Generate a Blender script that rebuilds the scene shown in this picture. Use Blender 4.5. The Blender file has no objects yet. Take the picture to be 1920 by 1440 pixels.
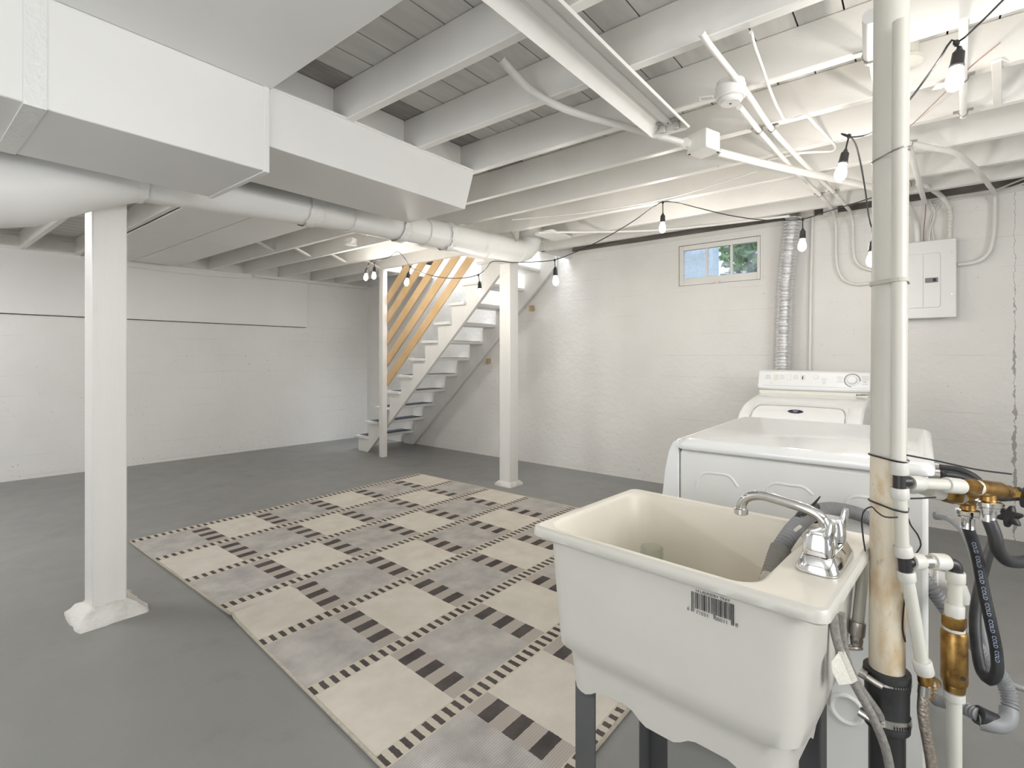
import bpy, bmesh, math, random
from mathutils import Vector, Matrix
random.seed(7)
R = math.radians
scn = bpy.context.scene
COL = scn.collection

# ---------------------------------------------------------------- camera, world, lights, exposure
cam_d = bpy.data.cameras.new('camera'); cam = bpy.data.objects.new('camera', cam_d); COL.objects.link(cam)
cam_d.sensor_width = 36.0; cam_d.sensor_fit = 'HORIZONTAL'; cam_d.lens = 18.0; cam_d.shift_y = -52 / 1920
cam_d.clip_start = 0.02
cam.location = (0, 0, 1.2); cam.rotation_euler = (R(90), 0, R(38.7 - 90))
scn.camera = cam
scn.view_settings.view_transform = 'Standard'; scn.view_settings.look = 'None'
scn.view_settings.gamma = 1.0; scn.view_settings.use_curve_mapping = False
scn.view_settings.exposure = 0.82
cy = scn.cycles; cy.max_bounces = 5; cy.diffuse_bounces = 4; cy.glossy_bounces = 3; cy.transmission_bounces = 4; cy.transparent_max_bounces = 12
cy.use_adaptive_sampling = True; cy.adaptive_threshold = 0.05
cy.caustics_reflective = False; cy.caustics_refractive = False

W = bpy.data.worlds.new('sky'); scn.world = W; W.use_nodes = True
wn = W.node_tree.nodes; wn.clear()
bg = wn.new('ShaderNodeBackground'); bg.inputs['Color'].default_value = (0.80, 0.89, 1.0, 1); bg.inputs['Strength'].default_value = 1.3
wo = wn.new('ShaderNodeOutputWorld'); W.node_tree.links.new(bg.outputs[0], wo.inputs[0])

def area(name, loc, rot, sx, sy, power, color):
    d = bpy.data.lights.new(name, 'AREA'); d.shape = 'RECTANGLE'; d.size = sx; d.size_y = sy
    d.energy = power; d.color = color
    o = bpy.data.objects.new(name, d); COL.objects.link(o); o.location = loc; o.rotation_euler = rot
    return o
BULB_WATTS = 5.3
TUBE_STRENGTH = 105.0
BULB_COLOR = (1.0, 0.945, 0.87)
# added fill lights behind the camera; daylight from the floor above down the stairs
area('added_door_fill', (-2.10, 0.6, 1.15), (R(90), 0, R(-90)), 1.7, 1.9, 14, (1.0, 0.985, 0.965))
area('added_window_fill', (0.9, -2.10, 1.70), (R(90), 0, 0), 1.8, 0.75, 28, (1.0, 0.99, 0.975))
area('stairwell_daylight', (4.2, 3.5, 4.1), (R(22), 0, 0), 0.7, 1.5, 48, (0.86, 0.93, 1.0))

# ---------------------------------------------------------------- materials
MATS = {}
def nt_new(name):
    m = bpy.data.materials.new(name); m.use_nodes = True
    nt = m.node_tree; nt.nodes.clear()
    out = nt.nodes.new('ShaderNodeOutputMaterial')
    return m, nt, out
class N:
    """tiny node-expression helper"""
    def __init__(s, nt): s.nt = nt
    def node(s, t, **kw):
        n = s.nt.nodes.new(t)
        for k, v in kw.items(): setattr(n, k, v)
        return n
    def link(s, a, b): s.nt.links.new(a, b)
    def put(s, sock, v):
        if hasattr(v, 'is_linked') or isinstance(v, bpy.types.NodeSocket): s.link(v, sock)
        else: sock.default_value = v
    def math(s, op, a, b=0.0, c=0.0, clamp=False):
        n = s.node('ShaderNodeMath', operation=op); n.use_clamp = clamp
        for i, v in enumerate((a, b, c)): s.put(n.inputs[i], v)
        return n.outputs[0]
    def mix(s, f, a, b, blend='MIX'):
        n = s.node('ShaderNodeMix', data_type='RGBA', blend_type=blend)
        s.put(n.inputs[0], f)
        for i, v in ((6, a), (7, b)):
            if isinstance(v, tuple): n.inputs[i].default_value = (*v[:3], 1)
            else: s.link(v, n.inputs[i])
        return n.outputs[2]
    def noise(s, co, scale, detail=3.0, rough=0.55):
        n = s.node('ShaderNodeTexNoise'); s.link(co, n.inputs['Vector'])
        n.inputs['Scale'].default_value = scale; n.inputs['Detail'].default_value = detail; n.inputs['Roughness'].default_value = rough
        return n.outputs['Fac']
    def ramp(s, f, lo, hi):
        n = s.node('ShaderNodeMapRange'); n.clamp = True
        s.put(n.inputs[0], f); n.inputs[1].default_value = lo; n.inputs[2].default_value = hi
        return n.outputs[0]
    def bump(s, h, strength, dist=0.01):
        n = s.node('ShaderNodeBump'); s.link(h, n.inputs['Height'])
        n.inputs['Strength'].default_value = strength; n.inputs['Distance'].default_value = dist
        return n.outputs[0]
def mat(name, color, rough=0.5, metal=0.0, color2=None, nscale=6.0, lo=0.35, hi=0.75, bump=0.0, bscale=60.0, bdist=0.004,
        speck=None, sscale=38.0, sthr=0.70, spec=0.5, coat=0.0, stretch=None, trans=0.0, sss=0.0):
    if name in MATS: return MATS[name]
    m, nt, out = nt_new(name); e = N(nt)
    b = e.node('ShaderNodeBsdfPrincipled'); e.link(b.outputs[0], out.inputs[0])
    tc = e.node('ShaderNodeTexCoord'); co = tc.outputs['Object']
    if stretch:
        mp = e.node('ShaderNodeMapping'); mp.inputs['Scale'].default_value = stretch; e.link(co, mp.inputs[0]); co = mp.outputs[0]
    c = None
    if color2: c = e.mix(e.ramp(e.noise(co, nscale, 5), lo, hi), tuple(color), tuple(color2))
    if speck:
        big = e.ramp(e.noise(co, sscale * 0.13, 2), 0.42, 0.62)
        f = e.math('MULTIPLY', e.ramp(e.noise(co, sscale, 4, 0.62), sthr, sthr + 0.05), big)
        c = e.mix(f, c if c is not None else tuple(color), tuple(speck))
    if c is None: b.inputs['Base Color'].default_value = (*color, 1)
    else: e.link(c, b.inputs['Base Color'])
    b.inputs['Roughness'].default_value = rough; b.inputs['Metallic'].default_value = metal
    b.inputs['Specular IOR Level'].default_value = spec
    b.inputs['Coat Weight'].default_value = coat
    if trans: b.inputs['Transmission Weight'].default_value = trans
    if sss: b.inputs['Subsurface Weight'].default_value = sss; b.inputs['Subsurface Scale'].default_value = 0.01
    if bump: e.link(e.bump(e.noise(co, bscale, 4), bump, bdist), b.inputs['Normal'])
    MATS[name] = m
    return m
PAINT = mat('white_paint_wood', (0.80, 0.785, 0.75), 0.45, color2=(0.74, 0.72, 0.68), nscale=3, bump=0.25, bscale=30, speck=(0.30, 0.28, 0.25), sscale=26, sthr=0.73)
PAINT_POST = mat('white_paint_post', (0.80, 0.785, 0.755), 0.4, color2=(0.76, 0.745, 0.71), nscale=2, bump=0.2, bscale=22, stretch=(6, 6, 0.5))
SUBFLOOR = mat('painted_subfloor', (0.66, 0.65, 0.62), 0.6, color2=(0.52, 0.51, 0.49), nscale=5, bump=0.2, bscale=20, stretch=(0.5, 3, 3))
SUBFLOOR_OLD = mat('bare_grimy_subfloor', (0.40, 0.38, 0.36), 0.7, color2=(0.22, 0.205, 0.195), nscale=5, stretch=(0.5, 3, 3))
GAP = mat('dark_gap', (0.03, 0.028, 0.025), 0.9)
OLDWOOD = mat('old_dark_wood', (0.13, 0.115, 0.10), 0.8, color2=(0.24, 0.22, 0.20), nscale=5, bump=0.4, bscale=40, stretch=(4, 0.6, 4))
DUCT = mat('painted_sheet_metal', (0.79, 0.785, 0.765), 0.42, color2=(0.75, 0.745, 0.725), nscale=1.5, bump=0.06, bscale=5, bdist=0.01)
TAPE = mat('painted_duct_tape', (0.77, 0.77, 0.75), 0.5, bump=0.9, bscale=45, bdist=0.006)
BOARD = mat('white_board_panel', (0.80, 0.79, 0.765), 0.5, color2=(0.77, 0.76, 0.74), nscale=2)
CONDUIT = mat('white_painted_conduit', (0.80, 0.785, 0.75), 0.38, color2=(0.75, 0.73, 0.69), nscale=9)
CONCRETE_BASE = mat('painted_rough_concrete', (0.76, 0.745, 0.71), 0.7, color2=(0.52, 0.49, 0.45), nscale=9, lo=0.45, hi=0.8, bump=1.0, bscale=28, bdist=0.012)
PINE = mat('pine_slat', (0.62, 0.41, 0.205), 0.5, color2=(0.72, 0.52, 0.30), nscale=3.2, stretch=(8, 1.3, 1.3), speck=(0.22, 0.10, 0.04), sscale=9, sthr=0.70)
TREADMAT = mat('grey_grip_tread', (0.085, 0.095, 0.12), 0.85, color2=(0.12, 0.13, 0.16), nscale=60)
SINK = mat('laundry_tub_plastic', (0.56, 0.542, 0.49), 0.36, color2=(0.61, 0.59, 0.54), nscale=3)
SINK_IN = mat('stained_tub_inside', (0.78, 0.745, 0.66), 0.38, color2=(0.70, 0.645, 0.55), nscale=3.5, speck=(0.28, 0.17, 0.08), sscale=20, sthr=0.72)
LEG = mat('grey_steel_leg', (0.085, 0.088, 0.085), 0.45, color2=(0.10, 0.10, 0.10), nscale=10)
ENAMEL = mat('white_enamel', (0.84, 0.84, 0.83), 0.16, coat=0.4, color2=(0.82, 0.82, 0.81), nscale=1)
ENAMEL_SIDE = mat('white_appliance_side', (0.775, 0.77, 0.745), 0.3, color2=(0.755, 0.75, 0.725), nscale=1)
CONSOLE = mat('appliance_console_white', (0.82, 0.825, 0.83), 0.3)
CREAMP = mat('appliance_cream_strip', (0.74, 0.73, 0.66), 0.4)
INK = mat('black_print', (0.02, 0.02, 0.022), 0.6)
GREYINK = mat('grey_print', (0.45, 0.45, 0.46), 0.6)
CHROME = mat('chrome', (0.82, 0.82, 0.83), 0.07, 1.0, color2=(0.74, 0.74, 0.74), nscale=14)
STEEL = mat('brushed_steel', (0.62, 0.60, 0.57), 0.3, 1.0, color2=(0.45, 0.42, 0.39), nscale=25)
BRAID = mat('braided_steel', (0.60, 0.53, 0.45), 0.35, 0.9, color2=(0.28, 0.23, 0.19), nscale=160, bump=1.0, bscale=220, bdist=0.002)
GREYBRAID = mat('grey_braided_line', (0.42, 0.40, 0.37), 0.4, 0.5, color2=(0.26, 0.245, 0.225), nscale=120, bump=0.8, bscale=200, bdist=0.002)
BRASS = mat('aged_brass', (0.42, 0.25, 0.075), 0.36, 0.9, color2=(0.16, 0.085, 0.03), nscale=40, lo=0.4, hi=0.7)
BRASS_NEW = mat('bright_brass', (0.80, 0.52, 0.14), 0.25, 1.0, color2=(0.65, 0.40, 0.10), nscale=30)
PEX = mat('translucent_pex', (0.62, 0.615, 0.55), 0.32, color2=(0.56, 0.555, 0.49), nscale=8, sss=0.25)
FITTING = mat('white_nylon_fitting', (0.64, 0.63, 0.59), 0.4, color2=(0.56, 0.54, 0.48), nscale=18)
BLACKP = mat('black_plastic', (0.022, 0.021, 0.022), 0.38, color2=(0.035, 0.033, 0.032), nscale=20)
RUBBER = mat('black_rubber', (0.02, 0.02, 0.021), 0.5, color2=(0.04, 0.04, 0.042), nscale=30)
PVC = mat('stained_pvc', (0.74, 0.66, 0.52), 0.35, color2=(0.50, 0.30, 0.10), nscale=17, lo=0.51, hi=0.72, stretch=(1, 1, 0.45), speck=(0.10, 0.06, 0.03), sscale=60, sthr=0.66)
PVC_TOP = mat('painted_pvc', (0.63, 0.605, 0.545), 0.4, color2=(0.58, 0.555, 0.495), nscale=4)
HOSEGREY = mat('grey_drain_hose', (0.29, 0.295, 0.30), 0.5, color2=(0.24, 0.245, 0.25), nscale=40)
CORD = mat('black_cord', (0.018, 0.018, 0.02), 0.5)
GREYCORD = mat('grey_power_cord', (0.28, 0.285, 0.29), 0.5)
FOIL = mat('crinkled_foil', (0.94, 0.94, 0.95), 0.26, 0.8, color2=(0.80, 0.80, 0.82), nscale=70, bump=0.8, bscale=60, bdist=0.006)
COPPER = mat('copper_wire', (0.36, 0.22, 0.16), 0.6, 0.1)
PANELG = mat('breaker_panel_paint', (0.80, 0.80, 0.78), 0.35, color2=(0.77, 0.77, 0.755), nscale=2)
LATCH = mat('grey_latch', (0.18, 0.18, 0.18), 0.4)
TAG = mat('paper_tag', (0.72, 0.70, 0.62), 0.8, color2=(0.42, 0.40, 0.35), nscale=260, stretch=(1, 1, 6))
NAVY = mat('navy_badge', (0.02, 0.024, 0.075), 0.3)
TAN = mat('bare_wood_block', (0.55, 0.40, 0.24), 0.6, color2=(0.45, 0.30, 0.16), nscale=20)
GREYPIPE = mat('grey_pipe_paint', (0.52, 0.52, 0.52), 0.4)
LEAF = mat('garden_leaf', (0.13, 0.34, 0.07), 0.5, color2=(0.42, 0.55, 0.12), nscale=4)
FERN = mat('fern_leaf', (0.03, 0.10, 0.04), 0.5, color2=(0.25, 0.32, 0.07), nscale=9)
STEM = mat('garden_stem', (0.12, 0.08, 0.05), 0.8)
SIDING = mat('pale_blue_siding', (0.62, 0.70, 0.82), 0.7, color2=(0.70, 0.77, 0.87), nscale=3)
GARDENWALL = mat('white_garden_wall', (0.80, 0.82, 0.85), 0.8, color2=(0.72, 0.75, 0.80), nscale=4)
SOIL = mat('garden_soil', (0.12, 0.10, 0.07), 0.9, color2=(0.08, 0.12, 0.05), nscale=3)
HALL = mat('upstairs_paint', (0.85, 0.85, 0.85), 0.6)

def make_wall_mat(name, c1, c2, axis, crack=None):
    m, nt, out = nt_new(name); e = N(nt)
    b = e.node('ShaderNodeBsdfPrincipled'); e.link(b.outputs[0], out.inputs[0])
    tc = e.node('ShaderNodeTexCoord'); co = tc.outputs['Object']
    sp = e.node('ShaderNodeSeparateXYZ'); e.link(co, sp.inputs[0])
    c = e.mix(e.ramp(e.noise(co, 1.6, 4), 0.35, 0.7), c1, c2)
    # board-form seams: a thin broken line every 0.195 m
    wob = e.math('MULTIPLY', e.math('SUBTRACT', e.noise(co, 1.3, 2), 0.5), 0.02)
    zz = e.math('DIVIDE', e.math('ADD', e.math('ADD', sp.outputs[2], wob), 0.06), 0.195)
    fr = e.math('ABSOLUTE', e.math('SUBTRACT', e.math('FRACT', zz), 0.5))
    line = e.math('LESS_THAN', fr, 0.010)
    brk = e.ramp(e.noise(co, 2.2, 4), 0.46, 0.66)
    seam = e.math('MULTIPLY', line, brk)
    c = e.mix(e.math('MULTIPLY', seam, 0.45), c, (0.46, 0.44, 0.41))
    # pocks and dark specks, thicker close to the floor
    low = e.math('ADD', e.ramp(e.noise(co, 1.9, 3), 0.45, 0.72), e.ramp(sp.outputs[2], 0.22, 0.0))
    sk = e.math('MULTIPLY', e.ramp(e.noise(co, 46, 4, 0.6), 0.665, 0.71), low, clamp=True)
    c = e.mix(sk, c, (0.22, 0.205, 0.19))
    if crack is not None:
        d = e.math('ABSOLUTE', e.math('SUBTRACT', e.math('ADD', sp.outputs[axis], e.math('MULTIPLY', e.math('SUBTRACT', e.noise(co, 30, 3), 0.5), 0.035)), crack))
        w = e.math('MULTIPLY', e.math('MULTIPLY', e.ramp(e.noise(co, 14, 5), 0.42, 0.66), e.ramp(sp.outputs[2], 1.75, 0.9)), 0.011)
        ck = e.math('LESS_THAN', d, e.math('ADD', w, 0.0012))
        c = e.mix(e.math('MULTIPLY', ck, 0.6), c, (0.14, 0.13, 0.12))
    e.link(c, b.inputs['Base Color']); b.inputs['Roughness'].default_value = 0.62
    h = e.math('SUBTRACT', e.math('ADD', e.noise(co, 24, 5), e.math('MULTIPLY', e.noise(co, 5, 3), 1.5)), e.math('MULTIPLY', seam, 0.6))
    h = e.math('ADD', e.noise(co, 24, 4), e.math('MULTIPLY', e.noise(co, 5, 2), 1.5))
    e.link(e.bump(h, 0.35, 0.012), b.inputs['Normal'])
    return m
WALL_L = make_wall_mat('painted_block_wall', (0.80, 0.79, 0.765), (0.76, 0.75, 0.725), 0)
WALL_R = make_wall_mat('painted_board_formed_wall', (0.81, 0.795, 0.765), (0.765, 0.745, 0.71), 1, crack=-0.47)

def make_floor_mat():
    m, nt, out = nt_new('grey_painted_concrete_floor'); e = N(nt)
    b = e.node('ShaderNodeBsdfPrincipled'); e.link(b.outputs[0], out.inputs[0])
    co = e.node('ShaderNodeTexCoord').outputs['Object']
    c = e.mix(e.ramp(e.noise(co, 0.9, 5), 0.3, 0.72), (0.262, 0.262, 0.250), (0.226, 0.226, 0.216))
    c = e.mix(e.math('MULTIPLY', e.ramp(e.noise(co, 3.1, 5, 0.65), 0.56, 0.74), 0.55), c, (0.175, 0.175, 0.168))
    sk = e.ramp(e.noise(co, 34, 4, 0.6), 0.72, 0.76)
    c = e.mix(sk, c, (0.10, 0.095, 0.09))
    e.link(c, b.inputs['Base Color'])
    e.link(e.math('ADD', e.math('MULTIPLY', e.noise(co, 5, 4), 0.22), 0.27), b.inputs['Roughness'])
    e.link(e.bump(e.noise(co, 16, 5), 0.18, 0.006), b.inputs['Normal'])
    return m
FLOOR = make_floor_mat()

def make_rug_mat():
    m, nt, out = nt_new('woven_check_rug'); e = N(nt)
    b = e.node('ShaderNodeBsdfPrincipled'); e.link(b.outputs[0], out.inputs[0])
    uv = e.node('ShaderNodeUVMap'); uv.uv_map = 'metres'
    sp = e.node('ShaderNodeSeparateXYZ'); e.link(uv.outputs[0], sp.inputs[0])
    u0, v0 = sp.outputs[0], sp.outputs[1]
    nz = e.math('MULTIPLY', e.math('SUBTRACT', e.noise(uv.outputs[0], 60, 2), 0.5), 0.006)
    u = e.math('ADD', u0, nz); v = e.math('ADD', v0, nz)
    RP = 0.4535; ST = 0.066
    vr = e.math('DIVIDE', v, RP); row = e.math('FLOOR', vr); vm = e.math('MULTIPLY', e.math('FRACT', vr), RP)
    stripe = e.math('LESS_THAN', vm, ST)
    dash = e.math('LESS_THAN', e.math('FRACT', e.math('DIVIDE', u, 0.0425)), 0.47)
    inner = e.math('MULTIPLY', e.math('GREATER_THAN', vm, 0.006), e.math('LESS_THAN', vm, ST - 0.006))
    dash = e.math('MULTIPLY', e.math('MULTIPLY', dash, stripe), inner)
    cs = e.math('DIVIDE', e.math('SUBTRACT', u, 0.3175), 0.427); col = e.math('FLOOR', cs)
    um = e.math('MULTIPLY', e.math('FRACT', cs), 0.427)
    zone = e.math('MULTIPLY', e.math('LESS_THAN', um, 0.105), e.math('GREATER_THAN', u, 0.3))
    bv = e.math('DIVIDE', e.math('SUBTRACT', vm, 0.118), 0.1125)
    bar = e.math('MULTIPLY', e.math('LESS_THAN', e.math('FRACT', bv), 0.47), e.math('MULTIPLY', e.math('GREATER_THAN', bv, 0.0), e.math('LESS_THAN', bv, 2.9)))
    bar = e.math('MULTIPLY', e.math('MULTIPLY', bar, zone), e.math('SUBTRACT', 1.0, stripe))
    par = e.math('MODULO', e.math('ADD', e.math('ADD', row, col), 21.0), 2.0)
    blotch = e.ramp(e.noise(uv.outputs[0], 7, 5, 0.6), 0.35, 0.7)
    rib = e.math('LESS_THAN', e.math('FRACT', e.math('DIVIDE', v0, 0.0085)), 0.5)
    grey = e.mix(blotch, (0.42, 0.40, 0.375), (0.64, 0.61, 0.57))
    grey = e.mix(e.math('MULTIPLY', rib, 0.36), grey, (0.25, 0.235, 0.225))
    cream = e.mix(blotch, (0.66, 0.61, 0.53), (0.75, 0.71, 0.635))
    cream = e.mix(e.math('MULTIPLY', rib, 0.16), cream, (0.42, 0.375, 0.31))
    taupe = e.mix(e.math('MULTIPLY', rib, 0.5), (0.50, 0.45, 0.40), (0.34, 0.30, 0.265))
    c = e.mix(par, grey, cream)
    c = e.mix(zone, c, taupe)
    c = e.mix(stripe, c, (0.60, 0.55, 0.465))
    dark = e.mix(blotch, (0.075, 0.066, 0.064), (0.125, 0.11, 0.103))
    c = e.mix(e.math('MAXIMUM', bar, dash), c, dark)
    e.link(c, b.inputs['Base Color']); b.inputs['Roughness'].default_value = 0.95; b.inputs['Specular IOR Level'].default_value = 0.15
    h = e.math('ADD', e.math('MULTIPLY', rib, 0.6), e.noise(uv.outputs[0], 240, 2))
    e.link(e.bump(h, 0.5, 0.003), b.inputs['Normal'])
    return m
RUG = make_rug_mat()

def emit_mat(name, color, strength):
    m, nt, out = nt_new(name); e = N(nt)
    em = e.node('ShaderNodeEmission'); em.inputs[0].default_value = (*color, 1); em.inputs[1].default_value = strength
    e.link(em.outputs[0], out.inputs[0]); return m
def bulb_mat():
    m, nt, out = nt_new('lit_bulb'); e = N(nt)
    em = e.node('ShaderNodeEmission'); em.inputs[0].default_value = (*BULB_COLOR, 1); em.inputs[1].default_value = 9.0
    t = e.node('ShaderNodeBsdfTransparent'); mx = e.node('ShaderNodeMixShader'); mx.inputs[0].default_value = 0.35
    e.link(t.outputs[0], mx.inputs[1]); e.link(em.outputs[0], mx.inputs[2]); e.link(mx.outputs[0], out.inputs[0])
    m.cycles.emission_sampling = 'NONE'
    return m
BULB = bulb_mat()
def glass_mat(name, tint, refl, haze=0.0):
    m, nt, out = nt_new(name); e = N(nt)
    t = e.node('ShaderNodeBsdfTransparent'); t.inputs[0].default_value = (*tint, 1)
    g = e.node('ShaderNodeBsdfGlossy'); g.inputs['Roughness'].default_value = 0.03
    lw_ = e.node('ShaderNodeLayerWeight'); lw_.inputs[0].default_value = 0.5
    mx = e.node('ShaderNodeMixShader'); e.link(e.math('ADD', e.math('MULTIPLY', e.math('POWER', lw_.outputs['Facing'], 3.0), 0.55*refl), 0.04), mx.inputs[0]); e.link(t.outputs[0], mx.inputs[1]); e.link(g.outputs[0], mx.inputs[2])
    res = mx.outputs[0]
    if haze:
        d = e.node('ShaderNodeBsdfTranslucent'); d.inputs[0].default_value = (0.9, 0.95, 1, 1)
        co = e.node('ShaderNodeTexCoord').outputs['Object']
        m2 = e.node('ShaderNodeMixShader'); e.link(e.math('MULTIPLY', e.ramp(e.noise(co, 7, 3), 0.4, 0.7), haze), m2.inputs[0])
        e.link(res, m2.inputs[1]); e.link(d.outputs[0], m2.inputs[2]); res = m2.outputs[0]
    e.link(res, out.inputs[0]); return m
PANE = glass_mat('window_glass', (0.95, 0.97, 0.98), 1.0, 0.35)
JARGLASS = glass_mat('jar_glass', (0.93, 0.955, 0.94), 1.0)

# ---------------------------------------------------------------- mesh builder
class MB:
    def __init__(s): s.v = []; s.f = []
    def add(s, vs, fs):
        o = len(s.v); s.v += [tuple(p) for p in vs]; s.f += [tuple(i + o for i in f) for f in fs]; return s
    def box(s, x0, x1, y0, y1, z0, z1):
        return s.add([(x0,y0,z0),(x1,y0,z0),(x1,y1,z0),(x0,y1,z0),(x0,y0,z1),(x1,y0,z1),(x1,y1,z1),(x0,y1,z1)],
                     [(0,3,2,1),(4,5,6,7),(0,1,5,4),(1,2,6,5),(2,3,7,6),(3,0,4,7)])
    def bar(s, p0, p1, w, h, up=(0,0,1)):
        """box from p0 to p1, w across and h along up"""
        p0 = Vector(p0); p1 = Vector(p1); d = (p1 - p0).normalized(); up = Vector(up)
        sd = d.cross(up)
        if sd.length < 1e-5: sd = d.cross(Vector((1,0,0)))
        sd.normalize(); u2 = sd.cross(d).normalized()
        vs = []
        for p in (p0, p1):
            for a, b in ((-1,-1),(1,-1),(1,1),(-1,1)): vs.append(p + sd*(a*w/2) + u2*(b*h/2))
        return s.add(vs, [(0,3,2,1),(4,5,6,7),(0,1,5,4),(1,2,6,5),(2,3,7,6),(3,0,4,7)])
    def loft(s, loops, caps=(True, True)):
        n = len(loops[0]); vs = [p for l in loops for p in l]; fs = []
        for k in range(len(loops) - 1):
            for i in range(n):
                j = (i + 1) % n
                fs.append((k*n+i, k*n+j, (k+1)*n+j, (k+1)*n+i))
        if caps[0]: fs.append(tuple(range(n - 1, -1, -1)))
        if caps[1]: fs.append(tuple((len(loops)-1)*n + i for i in range(n)))
        return s.add(vs, fs)
    def prism(s, pts, axis, a0, a1):
        """polygon in the plane normal to axis ('x': (y,z), 'y': (x,z), 'z': (x,y)) extruded a0..a1"""
        def mk(p, a): return {'x': (a, p[0], p[1]), 'y': (p[0], a, p[1]), 'z': (p[0], p[1], a)}[axis]
        return s.loft([[mk(p, a0) for p in pts], [mk(p, a1) for p in pts]])
    def frames(s, pts):
        T = []
        for i in range(len(pts)):
            a = pts[max(i-1,0)]; b = pts[min(i+1,len(pts)-1)]; T.append((b-a).normalized())
        n0 = T[0].orthogonal().normalized(); out = []
        for i, t in enumerate(T):
            n0 = (n0 - t * n0.dot(t))
            n0 = n0.normalized() if n0.length > 1e-6 else t.orthogonal().normalized()
            out.append((n0.copy(), t.cross(n0)))
        return out
    def tube(s, pts, r, n=10, caps=(True, True), rf=None, smooth=True, step=None):
        pts = [Vector(p) for p in pts]
        if smooth and len(pts) > 2: pts = spline(pts, step or 0.02)
        elif step: pts = resample(pts, step)
        fr = s.frames(pts); loops = []; d = 0
        for i, p in enumerate(pts):
            if i: d += (pts[i]-pts[i-1]).length
            rr = rf(d) if rf else (r[i] if isinstance(r, (list, tuple)) else r)
            a, b = fr[i]
            loops.append([p + a*(rr*math.cos(2*math.pi*k/n)) + b*(rr*math.sin(2*math.pi*k/n)) for k in range(n)])
        return s.loft(loops, caps)
    def cyl(s, p0, p1, r, r1=None, n=16, caps=(True, True)):
        return s.tube([p0, p1], [r, r if r1 is None else r1], n, caps, smooth=False)
    def stack(s, p0, axis, prof, n=16, caps=(True, True), rot=0.0):
        """profile [(distance along axis, radius)] turned about axis from p0; n=6 gives hex nuts"""
        p0 = Vector(p0); t = Vector(axis).normalized(); a = t.orthogonal().normalized(); b = t.cross(a)
        return s.loft([[p0 + t*d + a*(r*math.cos(2*math.pi*k/n+rot)) + b*(r*math.sin(2*math.pi*k/n+rot)) for k in range(n)] for d, r in prof], caps)
    def torus(s, c, axis, R0, r, n=24, m=8, ea=1.0):
        c = Vector(c); t = Vector(axis).normalized(); a = t.orthogonal().normalized(); b = t.cross(a); vs = []; fs = []
        for i in range(n):
            w = 2*math.pi*i/n; d = a*math.cos(w) + b*math.sin(w)
            for j in range(m):
                q = 2*math.pi*j/m; vs.append(c + d*(R0 + r*math.cos(q)) + t*(r*ea*math.sin(q)))
        for i in range(n):
            for j in range(m):
                fs.append((i*m+j, ((i+1)%n)*m+j, ((i+1)%n)*m+(j+1)%m, i*m+(j+1)%m))
        return s.add(vs, fs)
def resample(pts, step):
    out = [pts[0]]
    for a, b in zip(pts, pts[1:]):
        k = max(1, int((b-a).length/step))
        for i in range(1, k+1): out.append(a.lerp(b, i/k))
    return out
def spline(pts, step=0.02):
    P = [pts[0]*2 - pts[1]] + pts + [pts[-1]*2 - pts[-2]]; out = []
    for i in range(1, len(P)-2):
        p0, p1, p2, p3 = P[i-1:i+3]; k = max(2, int((p2-p1).length/step))
        # centripetal Catmull-Rom keeps cables free of loops
        t = [0.0]
        for a, b in ((p0,p1),(p1,p2),(p2,p3)): t.append(t[-1] + max((b-a).length, 1e-6)**0.5)
        for j in range(k):
            q = t[1] + (t[2]-t[1])*j/k
            A1 = p0*((t[1]-q)/(t[1]-t[0])) + p1*((q-t[0])/(t[1]-t[0]))
            A2 = p1*((t[2]-q)/(t[2]-t[1])) + p2*((q-t[1])/(t[2]-t[1]))
            A3 = p2*((t[3]-q)/(t[3]-t[2])) + p3*((q-t[2])/(t[3]-t[2]))
            B1 = A1*((t[2]-q)/(t[2]-t[0])) + A2*((q-t[0])/(t[2]-t[0]))
            B2 = A2*((t[3]-q)/(t[3]-t[1])) + A3*((q-t[1])/(t[3]-t[1]))
            out.append(B1*((t[2]-q)/(t[2]-t[1])) + B2*((q-t[1])/(t[2]-t[1])))
    out.append(pts[-1]); return out
def rr(cx, cy, hx, hy, r, z, n=5, sub=1):
    """rounded rectangle loop, counter-clockwise, sub points along each side"""
    out = []; r = min(r, hx*0.99, hy*0.99)
    for k, (sx, sy) in enumerate(((1,1),(-1,1),(-1,-1),(1,-1))):
        ox, oy = cx + sx*(hx-r), cy + sy*(hy-r)
        for i in range(n+1):
            w = math.pi/2*(k + i/n); out.append((ox + r*math.cos(w), oy + r*math.sin(w), z))
        nx = ((-1,1),(-1,-1),(1,-1),(1,1))[k]; a = out[-1]; b = (cx + nx[0]*(hx - (0 if k % 2 else r)), cy + nx[1]*(hy - (r if k % 2 else 0)), z)
        for j in range(1, sub): out.append(tuple(a[q] + (b[q]-a[q])*j/sub for q in range(3)))
    return out

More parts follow.
